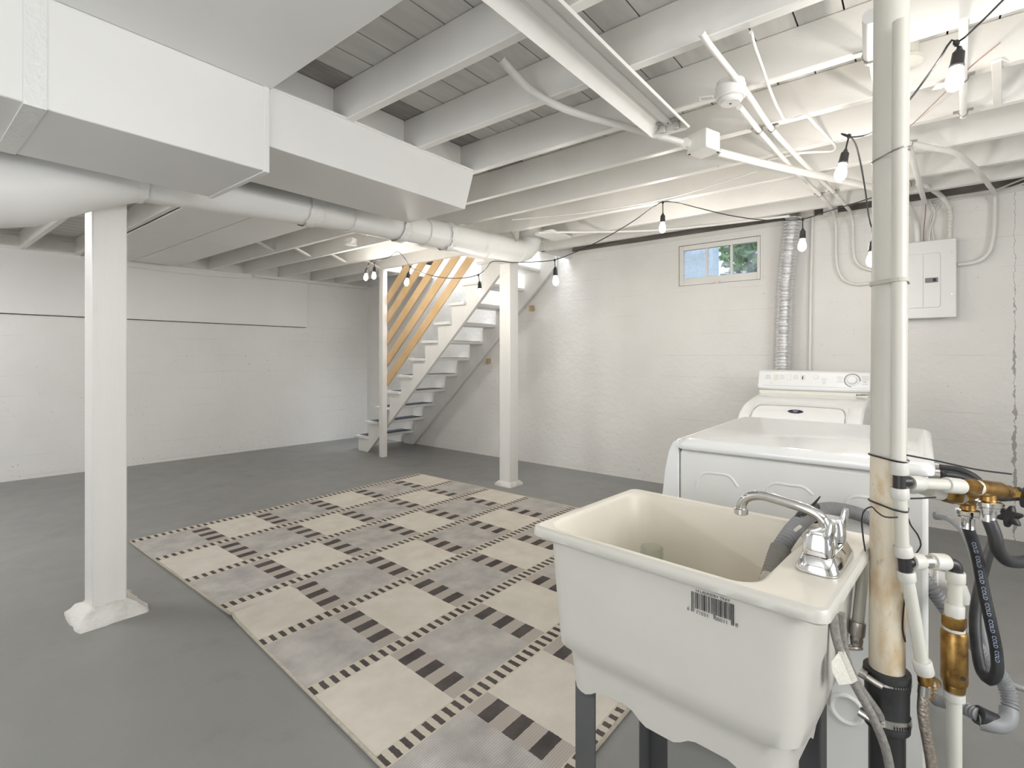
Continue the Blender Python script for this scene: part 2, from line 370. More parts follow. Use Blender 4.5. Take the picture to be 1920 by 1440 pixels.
def tag(o, label=None, cat=None, group=None, kind=None):
    if label: o['label'] = label
    if cat: o['category'] = cat
    if group: o['group'] = group
    if kind: o['kind'] = kind
    return o
ROOT = {}
def thing(name, label, cat, loc=(0,0,0), rz=0.0, group=None, local=False):
    o = bpy.data.objects.new(name, None); COL.objects.link(o); o.empty_display_size = 0.05
    o.location = loc; o.rotation_euler = (0,0,rz)
    ROOT[o.name] = (0,0,0) if local else tuple(loc)
    return tag(o, label, cat, group)
def obj(name, mb, m, parent=None, bevel=0.0, smooth=35.0, segs=2, label=None):
    off = (0,0,0)
    if parent is not None:
        q = parent
        while q.parent is not None: q = q.parent
        off = ROOT.get(q.name, (0,0,0))
    me = bpy.data.meshes.new(name)
    me.from_pydata([(v[0]-off[0], v[1]-off[1], v[2]-off[2]) for v in mb.v], [], mb.f)
    me.validate(); bm = bmesh.new(); bm.from_mesh(me); bmesh.ops.recalc_face_normals(bm, faces=bm.faces)
    bm.to_mesh(me); bm.free()
    me.materials.append(m)
    if smooth:
        me.polygons.foreach_set('use_smooth', [True]*len(me.polygons)); me.set_sharp_from_angle(angle=R(smooth))
    o = bpy.data.objects.new(name, me); COL.objects.link(o)
    if parent is not None: o.parent = parent
    if bevel:
        b = o.modifiers.new('edge', 'BEVEL'); b.width = bevel; b.segments = segs; b.limit_method = 'ANGLE'; b.angle_limit = R(40)
    if label: o['label'] = label
    return o
def single(name, mb, m, label, cat, group=None, **kw):
    return tag(obj(name, mb, m, **kw), label, cat, group)
def struct(name, mb, m, parent=None, **kw):
    o = obj(name, mb, m, parent, **kw)
    if parent is None: o['kind'] = 'structure'
    return o
def text_mesh(s, size, shear=0.0):
    c = bpy.data.curves.new('txt', 'FONT'); c.body = s; c.size = size; c.resolution_u = 2; c.align_x = 'CENTER'; c.align_y = 'CENTER'; c.shear = shear
    o = bpy.data.objects.new('txt', c); COL.objects.link(o)
    dg = bpy.context.evaluated_depsgraph_get(); me = bpy.data.meshes.new_from_object(o.evaluated_get(dg))
    vs = [tuple(v.co) for v in me.vertices]; fs = [tuple(p.vertices) for p in me.polygons]
    bpy.data.objects.remove(o); bpy.data.curves.remove(c); bpy.data.meshes.remove(me)
    return vs, fs
def text_on(mb, s, size, origin, ex, ey, shear=0.0):
    vs, fs = text_mesh(s, size, shear); o = Vector(origin); ex = Vector(ex).normalized(); ey = Vector(ey).normalized()
    return mb.add([o + ex*v[0] + ey*v[1] for v in vs], fs)

# ---------------------------------------------------------------- the room shell
XR = 4.65; ZJ = 2.235; ZS = 2.40; XB = -2.2; YF = -2.2
def yl(x): return 6.84 - 0.0826*(x - 0.77)
struct('floor', MB().box(XB-0.2, XR+0.2, YF-0.2, 7.4, -0.12, 0.0), FLOOR)
wl = MB().loft([[(XB-0.2, yl(XB-0.2), z), (XR+0.1, yl(XR+0.1), z), (XR+0.1, yl(XR+0.1)+0.2, z), (XB-0.2, yl(XB-0.2)+0.2, z)] for z in (0.0, ZS)])
wall_left = struct('wall_left', wl, WALL_L)
WY0, WY1, WZ0, WZ1 = 1.035, 1.775, 1.832, 2.232
TW = 2.27
wr = MB()
wr.box(XR, XR+0.2, YF-0.2, WY0, 0, TW); wr.box(XR, XR+0.2, WY1, 7.2, 0, TW)
wr.box(XR, XR+0.2, WY0, WY1, 0, WZ0); wr.box(XR, XR+0.2, WY0, WY1, WZ1, TW)
wall_right = struct('wall_right', wr, WALL_R)
# painted sill plate and the old dark timber above it
obj('sill_plate', MB().box(XR-0.012, XR+0.15, YF, 2.95, TW, TW+0.035), PAINT, wall_right)
obj('rim_timber', MB().box(XR-0.004, XR+0.15, YF, 2.95, TW+0.035, ZS), OLDWOOD, wall_right)
obj('upper_wall', MB().box(XR, XR+0.2, 2.95, 7.2, TW, 4.4), HALL, wall_right)
# walls behind the camera with openings added for the fill lights
wb = MB(); wb.box(XB-0.2, XB, YF-0.2, -0.35, 0, ZS); wb.box(XB-0.2, XB, 1.55, 7.3, 0, ZS); wb.box(XB-0.2, XB, -0.35, 1.55, 2.12, ZS)
wall_back = struct('wall_back', wb, WALL_L)
wf = MB(); wf.box(XB-0.2, -0.05, YF-0.2, YF, 0, ZS); wf.box(1.85, XR+0.2, YF-0.2, YF, 0, ZS); wf.box(-0.05, 1.85, YF-0.2, YF, 0, 0.58); wf.box(-0.05, 1.85, YF-0.2, YF, 2.12, ZS)
wall_front = struct('wall_front', wf, WALL_L)
d1 = MB()
for y in (-0.35, 0.56, 1.47): d1.box(XB-0.12, XB-0.06, y, y+0.08, 0, 2.12)
d1.box(XB-0.12, XB-0.06, -0.35, 1.55, 2.04, 2.12); d1.box(XB-0.12, XB-0.06, -0.35, 1.55, 0, 0.12)
door_added = struct('door_added', d1, PAINT)  # unseen door, added to house the fill light on this side
obj('pane', MB().box(XB-0.10, XB-0.09, -0.27, 1.47, 0.12, 2.04), PANE, door_added)
w2 = MB()
for x in (-0.05, 0.86, 1.77): w2.box(x, x+0.08, YF-0.12, YF-0.06, 0.58, 2.12)
w2.box(-0.05, 1.85, YF-0.12, YF-0.06, 0.58, 0.66); w2.box(-0.05, 1.85, YF-0.12, YF-0.06, 2.04, 2.12)
window_added = struct('window_added', w2, PAINT)  # unseen window, added around the other fill light
obj('pane', MB().box(0.03, 1.77, YF-0.10, YF-0.09, 0.66, 2.04), PANE, window_added)

# ceiling: dark backing, subfloor boards, joists and beam; stairwell open over the stairs
SX0, SY0, SY1 = 3.80, 2.95, 5.06
cb = MB(); cb.box(XB-0.2, XR+0.2, YF-0.2, SY0, ZS+0.018, ZS+0.09); cb.box(XB-0.2, SX0, SY0, SY1, ZS+0.018, ZS+0.09); cb.box(XB-0.2, XR+0.2, SY1, 7.4, ZS+0.018, ZS+0.09)
ceiling = struct('ceiling', cb, GAP)
y = YF; BWD = 0.142
while y < 7.1:
    y1 = y + BWD - 0.006
    x1 = SX0 if (y1 > SY0 and y < SY1) else XR
    obj('board', MB().box(0.30, x1, y, y1, ZS, ZS+0.017), SUBFLOOR_OLD if (1.80 < y < 2.1) else SUBFLOOR, ceiling, smooth=0)
    y += BWD
obj('subfloor_run', MB().box(XB, 0.295, YF, 7.1, ZS, ZS+0.017), SUBFLOOR, ceiling)
JX = [-2.05,-1.64,-1.23,-0.82,-0.41,-0.02,0.39,0.90,1.31,1.71,2.12,2.52,2.91,3.33,3.79,4.14]
for x in JX:
    w = 0.042
    spans = [(YF, yl(x))]
    if x == 4.14: spans = [(YF, SY0), (SY1, yl(x))]
    for a, b in spans:
        obj('joist', MB().box(x-0.02, x-0.02+w, a, b, ZJ, ZS), PAINT, ceiling, bevel=0.004, segs=1)
obj('header_joist', MB().box(3.815, XR, SY0-0.05, SY0, ZJ, ZS), PAINT, ceiling)
obj('header_joist', MB().box(3.815, XR, SY1, SY1+0.05, ZJ, ZS), PAINT, ceiling)
obj('beam', MB().box(XB, 3.80, 2.965, 3.075, 2.06, ZJ), PAINT, ceiling, bevel=0.005)
# blocking boards closing the bays above the trunk duct
for xa, xb in ((0.94,1.29),(1.352,1.69),(1.752,2.10)):
    obj('blocking', MB().box(xa, xb, 2.06, 2.10, ZJ-0.02, ZS), PAINT, ceiling)
# white boards nailed under the far joists
PX = (1.333, 1.745, 2.165); PY = (3.10, 4.97, 6.62)
for i in range(2):
    for j in range(2):
        obj('ceiling_panel', MB().box(PX[i]+0.004, PX[i+1]-0.004, PY[j]+0.006, PY[j+1]-0.006, ZJ-0.012, ZJ), BOARD, ceiling, bevel=0.002, segs=1)
# diagonal bridging between the far joists
def bridge(xa, xb, yy):
    for z0, z1, dy in ((ZJ+0.02, ZS-0.02, 0.0), (ZS-0.02, ZJ+0.02, 0.045)):
        obj('cross_brace', MB().bar((xa, yy+dy, z0), (xb, yy+dy, z1), 0.035, 0.018), PAINT, ceiling)
for xa, xb in ((0.41,0.88),(0.92,1.29),(2.14,2.50),(2.54,2.89),(2.93,3.31),(3.36,3.76)): bridge(xa, xb, 5.0)
# end blocks on top of the left wall
for xa, xb in ((0.41,0.88),(0.92,1.29),(2.14,2.50),(2.54,2.89),(2.93,3.31)):
    obj('blocking', MB().box(xa, xb, yl(xb)-0.05, yl(xb)-0.01, ZJ, ZS), PAINT, ceiling)
# stairwell shaft upstairs
sh = MB()
sh.box(SX0-0.1, SX0, SY0-0.1, SY1+0.1, ZS+0.09, 4.4); sh.box(SX0-0.1, XR, SY0-1.2, SY0-1.1, ZS+0.09, 4.4); sh.box(SX0-0.1, XR, SY1, SY1+0.1, ZS+0.09, 4.4)
sh.box(SX0-0.1, XR+0.2, SY0-1.2, SY1+0.1, 4.4, 4.5); sh.box(SX0-0.1, SX0, SY0-1.2, SY0-0.1, ZS+0.09, 4.4); sh.box(XR, XR+0.2, SY0-1.2, SY0, ZS+0.09, 4.4)
struct('wall_stairwell', sh, HALL)

# panel board hung on the left wall, with the black gap below it
def lw(x, off, z): return (x, yl(x)-off, z)
def wall_slab(x0, x1, o0, o1, z0a, z1a, z0b, z1b):
    return MB().add([lw(x0,o0,z0a), lw(x1,o0,z0b), lw(x1,o0,z1b), lw(x0,o0,z1a), lw(x0,o1,z0a), lw(x1,o1,z0b), lw(x1,o1,z1b), lw(x0,o1,z1a)],
                    [(0,1,2,3),(7,6,5,4),(0,4,5,1),(3,2,6,7),(0,3,7,4),(1,5,6,2)])
obj('panel_board', wall_slab(-1.6, 3.72, 0.0, 0.028, 1.625, 2.345, 1.595, 2.305), BOARD, wall_left, bevel=0.003, segs=1)
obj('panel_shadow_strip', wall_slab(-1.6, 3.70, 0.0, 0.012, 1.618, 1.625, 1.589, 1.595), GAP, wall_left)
obj('top_ledge', wall_slab(3.0, XR, 0.0, 0.09, 2.20, 2.235, 2.20, 2.235), PAINT, wall_left)

# ---------------------------------------------------------------- window
win = struct('window_1', MB().box(XR-0.004, XR+0.12, WY0, WY0+0.022, WZ0, WZ1).box(XR-0.004, XR+0.12, WY1-0.022, WY1, WZ0, WZ1).box(XR-0.004, XR+0.12, WY0+0.022, WY1-0.022, WZ1-0.018, WZ1).box(XR-0.004, XR+0.12, WY0+0.022, WY1-0.022, WZ0, WZ0+0.012), PAINT)
a0, a1, b0, b1 = WY0+0.026, WY1-0.026, WZ0+0.016, WZ1-0.022
g0, g1, h0, h1 = 1.085, 1.712, 1.912, 2.168
sash = obj('sash', MB().box(XR+0.004, XR+0.045, a0, g0, b0, b1).box(XR+0.004, XR+0.045, g1, a1, b0, b1).box(XR+0.004, XR+0.045, g0, g1, b0, h0).box(XR+0.004, XR+0.045, g0, g1, h1, b1), PAINT, win, bevel=0.003)
for k in (1, 2):
    yy = g0 + (g1-g0)*k/3
    obj('muntin', MB().box(XR+0.01, XR+0.04, yy-0.009, yy+0.009, h0, h1), PAINT, win, bevel=0.003)
for k in range(3):
    ya = g0 + (g1-g0)*k/3; yb = g0 + (g1-g0)*(k+1)/3
    obj('pane', MB().box(XR+0.022, XR+0.026, ya, yb, h0, h1), PANE, win)
obj('latch', MB().box(XR-0.008, XR+0.006, 1.39, 1.43, WZ0+0.01, WZ0+0.028), STEEL, win)
# the garden beyond
struct('ground_outside', MB().box(XR+0.2, 16, -6, 10, 1.2, 1.72), SOIL)
single('neighbour_house', MB().box(8.2, 8.5, 2.55, 7.5, 1.72, 5.0), SIDING, 'pale blue house wall seen through the left window pane', 'house')
single('garden_wall', MB().box(8.6, 8.8, -1.0, 2.55, 1.72, 2.50).box(8.56, 8.84, -1.0, 2.55, 2.50, 2.54), GARDENWALL, 'low white garden wall outside the basement window', 'wall')
def leaves(n, c, s, sz, seed):
    rnd = random.Random(seed); mb = MB()
    for _ in range(n):
        while True:
            p = [rnd.uniform(-1,1) for _ in range(3)]
            if sum(q*q for q in p) < 1: break
        p = Vector([c[i] + p[i]*s[i] for i in range(3)]); d = Vector([rnd.uniform(-1,1) for _ in range(3)]).normalized(); e = d.orthogonal().normalized()
        f = d.cross(e)*0.12; k = sz*rnd.uniform(0.6,1.2)
        mb.add([p - d*k, p + e*k*0.5 + f*k, p + d*k, p - e*k*0.5 + f*k], [(0,1,2,3)])
    return mb
sh_ = thing('garden_shrub', 'dense leafy green shrub behind the low white garden wall', 'shrub', (9.6, 1.6, 1.72))
fo = obj('foliage', leaves(9000, (9.5,1.45,3.30), (0.55,1.50,1.05), 0.085, 3), LEAF, sh_, smooth=0); fo['kind'] = 'stuff'
st = MB()
for k in range(5): st.tube([(9.6, 0.6+0.4*k, 1.72), (9.6, 0.5+0.45*k, 3.2)], [0.03, 0.012], 6, smooth=False)
obj('stem', st, STEM, sh_)
fe = thing('garden_fern', 'spiky fern growing just outside the right window pane', 'fern', (7.0, 1.72, 1.72))
for k in range(13):
    w = k*2.399; L = 0.42 + 0.12*((k*7) % 5)/5; dx, dy = math.cos(w), math.sin(w)
    base = Vector((7.0, 1.70, 2.02)); mb = MB(); prev = None
    for i in range(7):
        t = i/6; p = base + Vector((dx*L*0.8*t, dy*L*0.8*t, L*1.15*t - 0.30*t*t)); wd = 0.045*math.sin(math.pi*(0.12+0.88*t))
        q = Vector((-dy, dx, 0))
        mb.v += [tuple(p - q*wd), tuple(p + Vector((0,0,0.008))), tuple(p + q*wd)]
        if i: n0 = 3*i; mb.f += [(n0-3, n0-2, n0+1, n0), (n0-2, n0-1, n0+2, n0+1)]
    obj('frond', mb, FERN, fe)
obj('crown', MB().cyl((7.0,1.70,1.70), (7.0,1.70,2.06), 0.03, 0.02, 8), STEM, fe)

# ---------------------------------------------------------------- posts
p1 = thing('support_post', 'thick square white post with rough concrete foot left of the rug', 'post', (0.68, 2.97, 0))
obj('shaft', MB().box(0.615, 0.745, 2.905, 3.04, 0.045, 2.06), PAINT_POST, p1, bevel=0.006)
bm_ = MB(); rnd = random.Random(4)
lps = []
for z, g in ((0.0, 0.075), (0.022, 0.070), (0.05, 0.036), (0.066, 0.012)):
    l = rr(0.682, 2.975, 0.058+g, 0.062+g, 0.02, z, 3, 6)
    lps.append([(x+rnd.uniform(-.006,.006), y_+rnd.uniform(-.006,.006), zz+(rnd.uniform(-.006,.008) if zz > 0.01 else 0)) for x, y_, zz in l])
obj('concrete_foot', bm_.loft(lps), CONCRETE_BASE, p1, smooth=60)
p2 = thing('support_post', 'square white post with low plinth under the duct elbow by the stairs', 'post', (3.718, 3.017, 0))
obj('shaft', MB().box(3.656, 3.78, 2.954, 3.08, 0.03, 2.06), PAINT_POST, p2, bevel=0.005)
obj('plinth', MB().loft([rr(3.718,3.017,0.098,0.098,0.01,0,2), rr(3.718,3.017,0.095,0.095,0.01,0.02,2), rr(3.718,3.017,0.072,0.072,0.01,0.042,2)]), CONCRETE_BASE, p2, smooth=40)
obj('knot', MB().cyl((3.65,3.02,1.995),(3.657,3.02,1.995), 0.028, 0.032, 20), PAINT, p2)

# ---------------------------------------------------------------- rectangular ducts and panning sheet
du = thing('rectangular_duct', 'boxy white sheet metal duct stepping down in size under the joists', 'duct', (0.9, 2.2, 1.9))
obj('trunk_section', MB().box(0.305, 0.945, 1.958, 2.472, 1.907, 2.255), DUCT, du, bevel=0.004)
obj('trunk_section', MB().box(-1.9, 0.300, 1.962, 2.468, 1.911, 2.255), DUCT, du, bevel=0.004)
obj('joint_tape', MB().box(0.262, 0.312, 1.956, 2.4745, 1.9045, 2.257), TAPE, du)
br = MB().loft([[(0.945,1.965,2.010),(2.040,1.965,2.010),(2.040,2.435,2.010),(0.945,2.435,2.010)], [(0.945,1.965,2.236),(2.112,1.965,2.236),(2.112,2.435,2.236),(0.945,2.435,2.236)]])
obj('branch_section', br, DUCT, du, bevel=0.004)
obj('end_flange', MB().box(0.930, 0.952, 1.953, 2.477, 1.903, 2.257), DUCT, du, bevel=0.003)
obj('sealant_bead', MB().tube([(0.96,1.966,2.236),(1.3,1.964,2.240),(1.6,1.965,2.237),(2.1,1.964,2.240)], 0.007, 8), TAPE, du)
single('panning_sheet', MB().box(-1.9, 0.958, -1.2, 1.955, 2.228, 2.2345), DUCT, 'flat white sheet metal panel closing joist bays beside the duct', 'panel', bevel=0.002)

rd = thing('round_duct', 'round white painted air duct with crinkled tape joints and elbow', 'duct', (2.0, 2.72, 2.0))
RZ = lambda x: 1.985 + (x-0.7)*0.065 if x < 1.7 else 2.05 + (x-1.7)*0.031
obj('taper', MB().tube([(-1.9,2.72,1.70),(-0.6,2.72,1.74),(0.05,2.72,1.78),(0.36,2.72,1.845),(0.55,2.72,1.925),(0.72,2.72,1.986)], [0.17,0.168,0.158,0.140,0.115,0.099], 32, smooth=False), DUCT, rd, smooth=60)
obj('pipe', MB().tube([(0.70,2.72,RZ(0.7)),(1.72,2.72,RZ(1.72))], [0.097,0.097], 32, smooth=False), DUCT, rd)
obj('pipe', MB().tube([(1.70,2.72,RZ(1.70)),(2.60,2.72,RZ(2.60))], [0.094,0.094], 32, smooth=False), DUCT, rd)
obj('pipe', MB().tube([(2.58,2.72,RZ(2.58)),(3.46,2.72,RZ(3.46))], [0.098,0.098], 32, smooth=False), DUCT, rd)
# gored elbow turning up into the joist bay
ez = RZ(3.46); ec = Vector((3.45, 2.72, ez+0.17)); gl = []
for k in range(6):
    w = R(90*k/5); c = ec + Vector((0.205*math.sin(w), 0, -0.17*math.cos(w)))
    a = Vector((-math.sin(w), 0, math.cos(w))); b = Vector((0,1,0))
    gl.append([c + a*(0.1*math.cos(2*math.pi*i/32)) + b*(0.1*math.sin(2*math.pi*i/32)) for i in range(32)])
gl.append([p + Vector((0,0,0.07)) for p in gl[-1]])
obj('elbow', MB().loft(gl), DUCT, rd, smooth=12)
for x, w in ((0.72,0.07),(1.55,0.08),(2.19,0.06),(2.62,0.05)):
    rnd = random.Random(int(x*100)); mb = MB(); loops = []
    for i in range(5):
        xx = x - w/2 + w*i/4; loops.append([(xx + rnd.uniform(-.008,.008), 2.72 + (0.1015+rnd.uniform(-.001,.0075))*math.cos(2*math.pi*j/36), RZ(xx) + (0.1015+rnd.uniform(-.001,.0075))*math.sin(2*math.pi*j/36)) for j in range(36)])
    obj('joint_tape', mb.loft(loops, (False, False)), TAPE, rd, smooth=60)
for x in (1.80,2.40,2.60,3.12,3.46):
    obj('seam_bead', MB().torus((x,2.72,RZ(x)), (1,0,0.03), 0.0985, 0.003, 32, 6), DUCT, rd)
obj('hanger_strap', MB().tube([(3.33,2.62,RZ(3.3)+0.05),(3.30,2.66,2.235)], 0.004, 6), STEEL, rd)
single('register_boot', MB().loft([rr(3.60,2.44,0.15,0.09,0.01,ZJ-0.022,2), rr(3.60,2.44,0.15,0.09,0.01,ZJ,2)]), DUCT, 'flat white metal register boot above the duct elbow', 'duct fitting', bevel=0.002)

# ---------------------------------------------------------------- stairs
stc = thing('staircase', 'open white wooden basement stairs along the right wall with diagonal pine slats', 'staircase', (4.2, 5.0, 0))
RISE, RUN, NST = 0.1965, 0.2105, 12
def ny(n): return 5.645 - RUN*(n-1)
def stringer(x0, x1):
    t = 0.03; pts = [(ny(1)-0.035, 0.0)]
    for n in range(1, NST+1):
        pts.append((ny(n)-0.035, RISE*n-t)); pts.append((ny(n+1)-0.035, RISE*n-t))
    e = pts[-1]; pts.append((e[0], e[1]-0.155))
    s = RISE/RUN; z_e = e[1]-0.155
    pts.append((e[0] + z_e/s, 0.0))
    return MB().prism(pts, 'x', x0, x1)
obj('stringer', stringer(3.868, 3.908), PAINT_POST, stc, smooth=0, bevel=0.003, segs=1)
obj('stringer', stringer(4.595, 4.635), PAINT_POST, stc, smooth=0, bevel=0.003, segs=1)
for n in range(1, NST+1):
    tr = obj('tread', MB().box(3.838, 4.64, ny(n)-0.245, ny(n), RISE*n-0.032, RISE*n), PAINT_POST, stc, bevel=0.004)
    if n <= 9:
        obj('grip_mat', MB().box(3.90, 4.58, ny(n)-0.215, ny(n)-0.02, RISE*n, RISE*n+0.005), TREADMAT, tr)
obj('newel_post', MB().box(3.775, 3.84, 4.985, 5.055, 0, 2.40), PAINT_POST, stc, bevel=0.004)
SLOPE = 0.957
for k, zb in enumerate((0.815, 1.055, 1.305, 1.555, 1.79)):
    # each pine slat: vertical cut on the post, parallel to the stair pitch
    y0 = 5.02; top = 2.46; h = 0.135
    yt = y0 - (top - zb)/SLOPE; yt2 = y0 - (top - zb - h)/SLOPE
    yt = max(yt, 2.98); pts = [(y0, zb), (y0, zb+h), (yt2, top), (yt, top)]
    obj('slat', MB().prism(pts, 'x', 3.842, 3.861), PINE, stc, bevel=0.002, segs=1)
for (bx, by, bz) in ((4.630,3.425,1.740), (4.630,4.071,1.142)):
    obj('bracket_block', MB().box(XR-0.045, XR-0.001, by-0.02, by+0.02, bz-0.03, bz+0.03), TAN, stc)

# ---------------------------------------------------------------- rug
RX0, RX1, RY0, RY1 = 1.035, 3.468, 0.775, 3.99
def rug_xy(x, y): return x - (0.085*(2.5-y) if y < 2.5 else 0.0)*max(0, 1-(x-RX0)/2.8), y
def rug_h(x, y):
    def ridge(px, py, ang, w, L, h):
        ca, sa = math.cos(ang), math.sin(ang); d = (x-px)*ca + (y-py)*sa; q = -(x-px)*sa + (y-py)*ca
        t = max(0, 1-max(0, d)/L) if d > -0.05 else 0
        return h*math.exp(-(q/w)**2)*t
    return 0.010 + ridge(1.03, 2.47, 0.03, 0.022, 0.75, 0.014) + ridge(1.9, 2.95, 0.25, 0.03, 0.7, 0.007) + ridge(2.2, 2.5, -0.9, 0.02, 0.6, 0.006) + 0.0016*math.sin(5*x+2*y)
nx_, ny_ = 110, 150; vs = []; uvs = []; fs = []
for j in range(ny_+1):
    for i in range(nx_+1):
        x = RX0 + (RX1-RX0)*i/nx_; yy = RY0 + (RY1-RY0)*j/ny_; X, Y = rug_xy(x, yy)
        vs.append((X, Y, rug_h(x, yy))); uvs.append((x-RX0, RY1-yy))
for j in range(ny_):
    for i in range(nx_):
        a = j*(nx_+1)+i; fs.append((a, a+1, a+nx_+2, a+nx_+1))
rgt = thing('area_rug', 'large cream and grey checked rug with dark dashes on the grey floor', 'rug', (2.2, 2.4, 0))
me = bpy.data.meshes.new('pile'); me.from_pydata([(a-2.2, b-2.4, c) for a, b, c in vs], [], fs); me.materials.append(RUG)
ul = me.uv_layers.new(name='metres')
for lp in me.loops: ul.data[lp.index].uv = uvs[lp.vertex_index]
me.polygons.foreach_set('use_smooth', [True]*len(me.polygons))
po = bpy.data.objects.new('pile', me); COL.objects.link(po); po.parent = rgt
edge = []
for i in range(0, nx_+1, 2): edge.append((i, 0))
for j in range(1, ny_+1): edge.append((nx_, j))
for i in range(nx_-1, -1, -2): edge.append((i, ny_))
for j in range(ny_-1, 0, -1): edge.append((0, j))
ep = [Vector((*vs[j*(nx_+1)+i][:2], max(0.006, vs[j*(nx_+1)+i][2]-0.004))) for i, j in edge]; ep.append(ep[0])
obj('bound_edge', MB().tube(ep, 0.0065, 6, smooth=False), mat('rug_binding', (0.50, 0.46, 0.38), 0.9, color2=(0.40, 0.36, 0.29), nscale=60), rgt)

# ---------------------------------------------------------------- washer (near) and dryer (against the wall)
wa = thing('washing_machine', 'white washing machine side-on behind the laundry sink', 'washing machine', (1.97, 0.3, 0))
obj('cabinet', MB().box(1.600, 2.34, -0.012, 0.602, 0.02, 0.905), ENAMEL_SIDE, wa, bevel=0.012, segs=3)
tl = []
for z, g in ((0.908, 0.004), (0.912, 0.0), (0.925, 0.0), (0.936, 0.006), (0.942, 0.020)):
    tl.append(rr(1.97, 0.293, 0.386-g, 0.318-g, 0.03, z, 5))
obj('worktop', MB().loft(tl), ENAMEL, wa, smooth=50)
pf = [(0.603,0.03),(0.662,0.05),(0.668,0.40),(0.660,0.72),(0.648,0.83),(0.636,0.895),(0.622,0.925),(0.606,0.938),(0.603,0.938)]
obj('front_panel', MB().prism(pf, 'x', 1.596, 2.344), ENAMEL, wa, bevel=0.006, segs=2, smooth=50)
for pts in ([(1.603,0.548,0.795), (1.603,0.540,0.824), (1.603,0.522,0.840), (1.603,0.485,0.844), (1.603,0.450,0.841), (1.603,0.426,0.814)],
            [(1.603,0.350,0.806), (1.603,0.345,0.826), (1.603,0.328,0.839), (1.603,0.290,0.840), (1.603,0.253,0.839), (1.603,0.233,0.822)],
            [(1.603,0.157,0.804), (1.603,0.152,0.823), (1.603,0.136,0.835), (1.603,0.101,0.836), (1.603,0.060,0.836), (1.603,0.043,0.817)]):
    obj('stamped_bead', MB().tube(pts, 0.0055, 8, step=0.006), ENAMEL_SIDE, wa, smooth=60)
obj('hand_recess', MB().torus((1.597,0.154,0.274), (1,0,0), 0.035, 0.006, 24, 8), ENAMEL_SIDE, wa)
for px_ in (2.0, 2.13): obj('inlet_port', MB().stack((px_,-0.012,0.845), (0,-1,0), [(0,0.014),(0.018,0.014),(0.018,0.0165),(0.03,0.0165)], 16), STEEL, wa)
obj('drain_elbow', MB().tube([(1.80,-0.01,0.60),(1.80,-0.05,0.60),(1.80,-0.075,0.585),(1.80,-0.08,0.55)], 0.02, 14).torus((1.80,-0.03,0.60),(0,1,0),0.021,0.005,20,6), FITTING, wa)
for x, y_ in ((1.66,0.05),(1.66,0.55),(2.28,0.05),(2.28,0.55)):
    obj('foot', MB().cyl((x,y_,0),(x,y_,0.03),0.02,n=12), BLACKP, wa)

dr = thing('clothes_dryer', 'white clothes dryer with rear control console against the right wall', 'dryer', (3.9, 0.61, 0))
DY0, DY1 = 0.268, 0.95
prof = [(4.28,0.02),(4.28,0.930),(4.12,0.926),(3.90,0.905),(3.76,0.886),(3.68,0.866),(3.60,0.832),(3.53,0.782),(3.49,0.72),(3.465,0.6),(3.455,0.02)]
obj('cabinet', MB().prism(prof, 'y', DY0, DY1), ENAMEL, dr, bevel=0.014, segs=3, smooth=50)
dp = [(3.705,0.8725),(3.68,0.866),(3.60,0.832),(3.53,0.782),(3.49,0.72),(3.465,0.6),(3.46,0.35)]
do_ = [(x-0.006, z+0.010) for x, z in dp]
dm = MB().prism(dp + do_[::-1], 'y', 0.345, 0.875)
door = obj('door', dm, ENAMEL, dr, bevel=0.005, segs=2, smooth=50)
def slope_pt(x):
    for (xa, za), (xb, zb) in zip(do_, do_[1:]):
        if xb <= x <= xa: t = (x-xa)/(xb-xa); return za + (zb-za)*t
    return do_[-1][1]
gp = [Vector((3.53, 0.868, slope_pt(3.53))), Vector((3.62, 0.862, slope_pt(3.62))), Vector((3.672, 0.84, slope_pt(3.672))), Vector((3.682, 0.80, slope_pt(3.682))), Vector((3.682, 0.42, slope_pt(3.682))), Vector((3.672, 0.38, slope_pt(3.672))), Vector((3.62, 0.358, slope_pt(3.62))), Vector((3.53, 0.352, slope_pt(3.53)))]
obj('door_groove', MB().tube(gp, 0.0045, 8), mat('appliance_shadow_line', (0.40, 0.40, 0.41), 0.5), door)
bx, by = 3.615, 0.62; bz = slope_pt(bx); nrm = Vector((-0.42,0,0.91)).normalized(); tx = Vector((0,-1,0)); ty = Vector((0.91,0,0.42)).normalized()
def oval(mb, c, a, b, h0, h1, n=28):
    return mb.loft([[Vector(c) + tx*(a*math.cos(2*math.pi*i/n)) + ty*(b*math.sin(2*math.pi*i/n)) + nrm*h for i in range(n)] for h in (h0, h1)])
bd = obj('oval_badge', oval(MB(), (bx,by,bz), 0.044, 0.023, -0.002, 0.004), STEEL, dr)
obj('badge_field', oval(MB(), (bx,by,bz), 0.040, 0.020, 0.0, 0.0052), NAVY, bd)
cr = MB()
for s_ in (-1, 1):
    pts = [(0,-.014),(s_*.009,-.009),(s_*.012,-.001),(s_*.019,.004),(s_*.013,.009),(s_*.011,.014),(s_*.005,.010),(0,.013)]
    f_ = [Vector((bx,by,bz)) + tx*p + ty*q + nrm*0.0058 for p, q in pts]; cr.add(f_, [tuple(range(len(f_)))])
obj('badge_crest', cr, STEEL, bd)
cp = [(4.30,0.926),(4.30,1.088),(4.285,1.097),(4.20,1.098),(4.178,1.088),(4.142,0.972),(4.150,0.958),(4.168,0.950),(4.160,0.926)]
con = obj('console', MB().prism(cp, 'y', DY0, DY1+0.012), CONSOLE, dr, bevel=0.008, segs=3, smooth=50)
obj('console_strip', MB().box(4.150, 4.166, DY0+0.012, DY1, 0.927, 0.950), CREAMP, con)
def cf(y, z, o=0.0): return Vector((4.142 + (z-0.972)/(1.088-0.972)*0.036 - o, y, z))
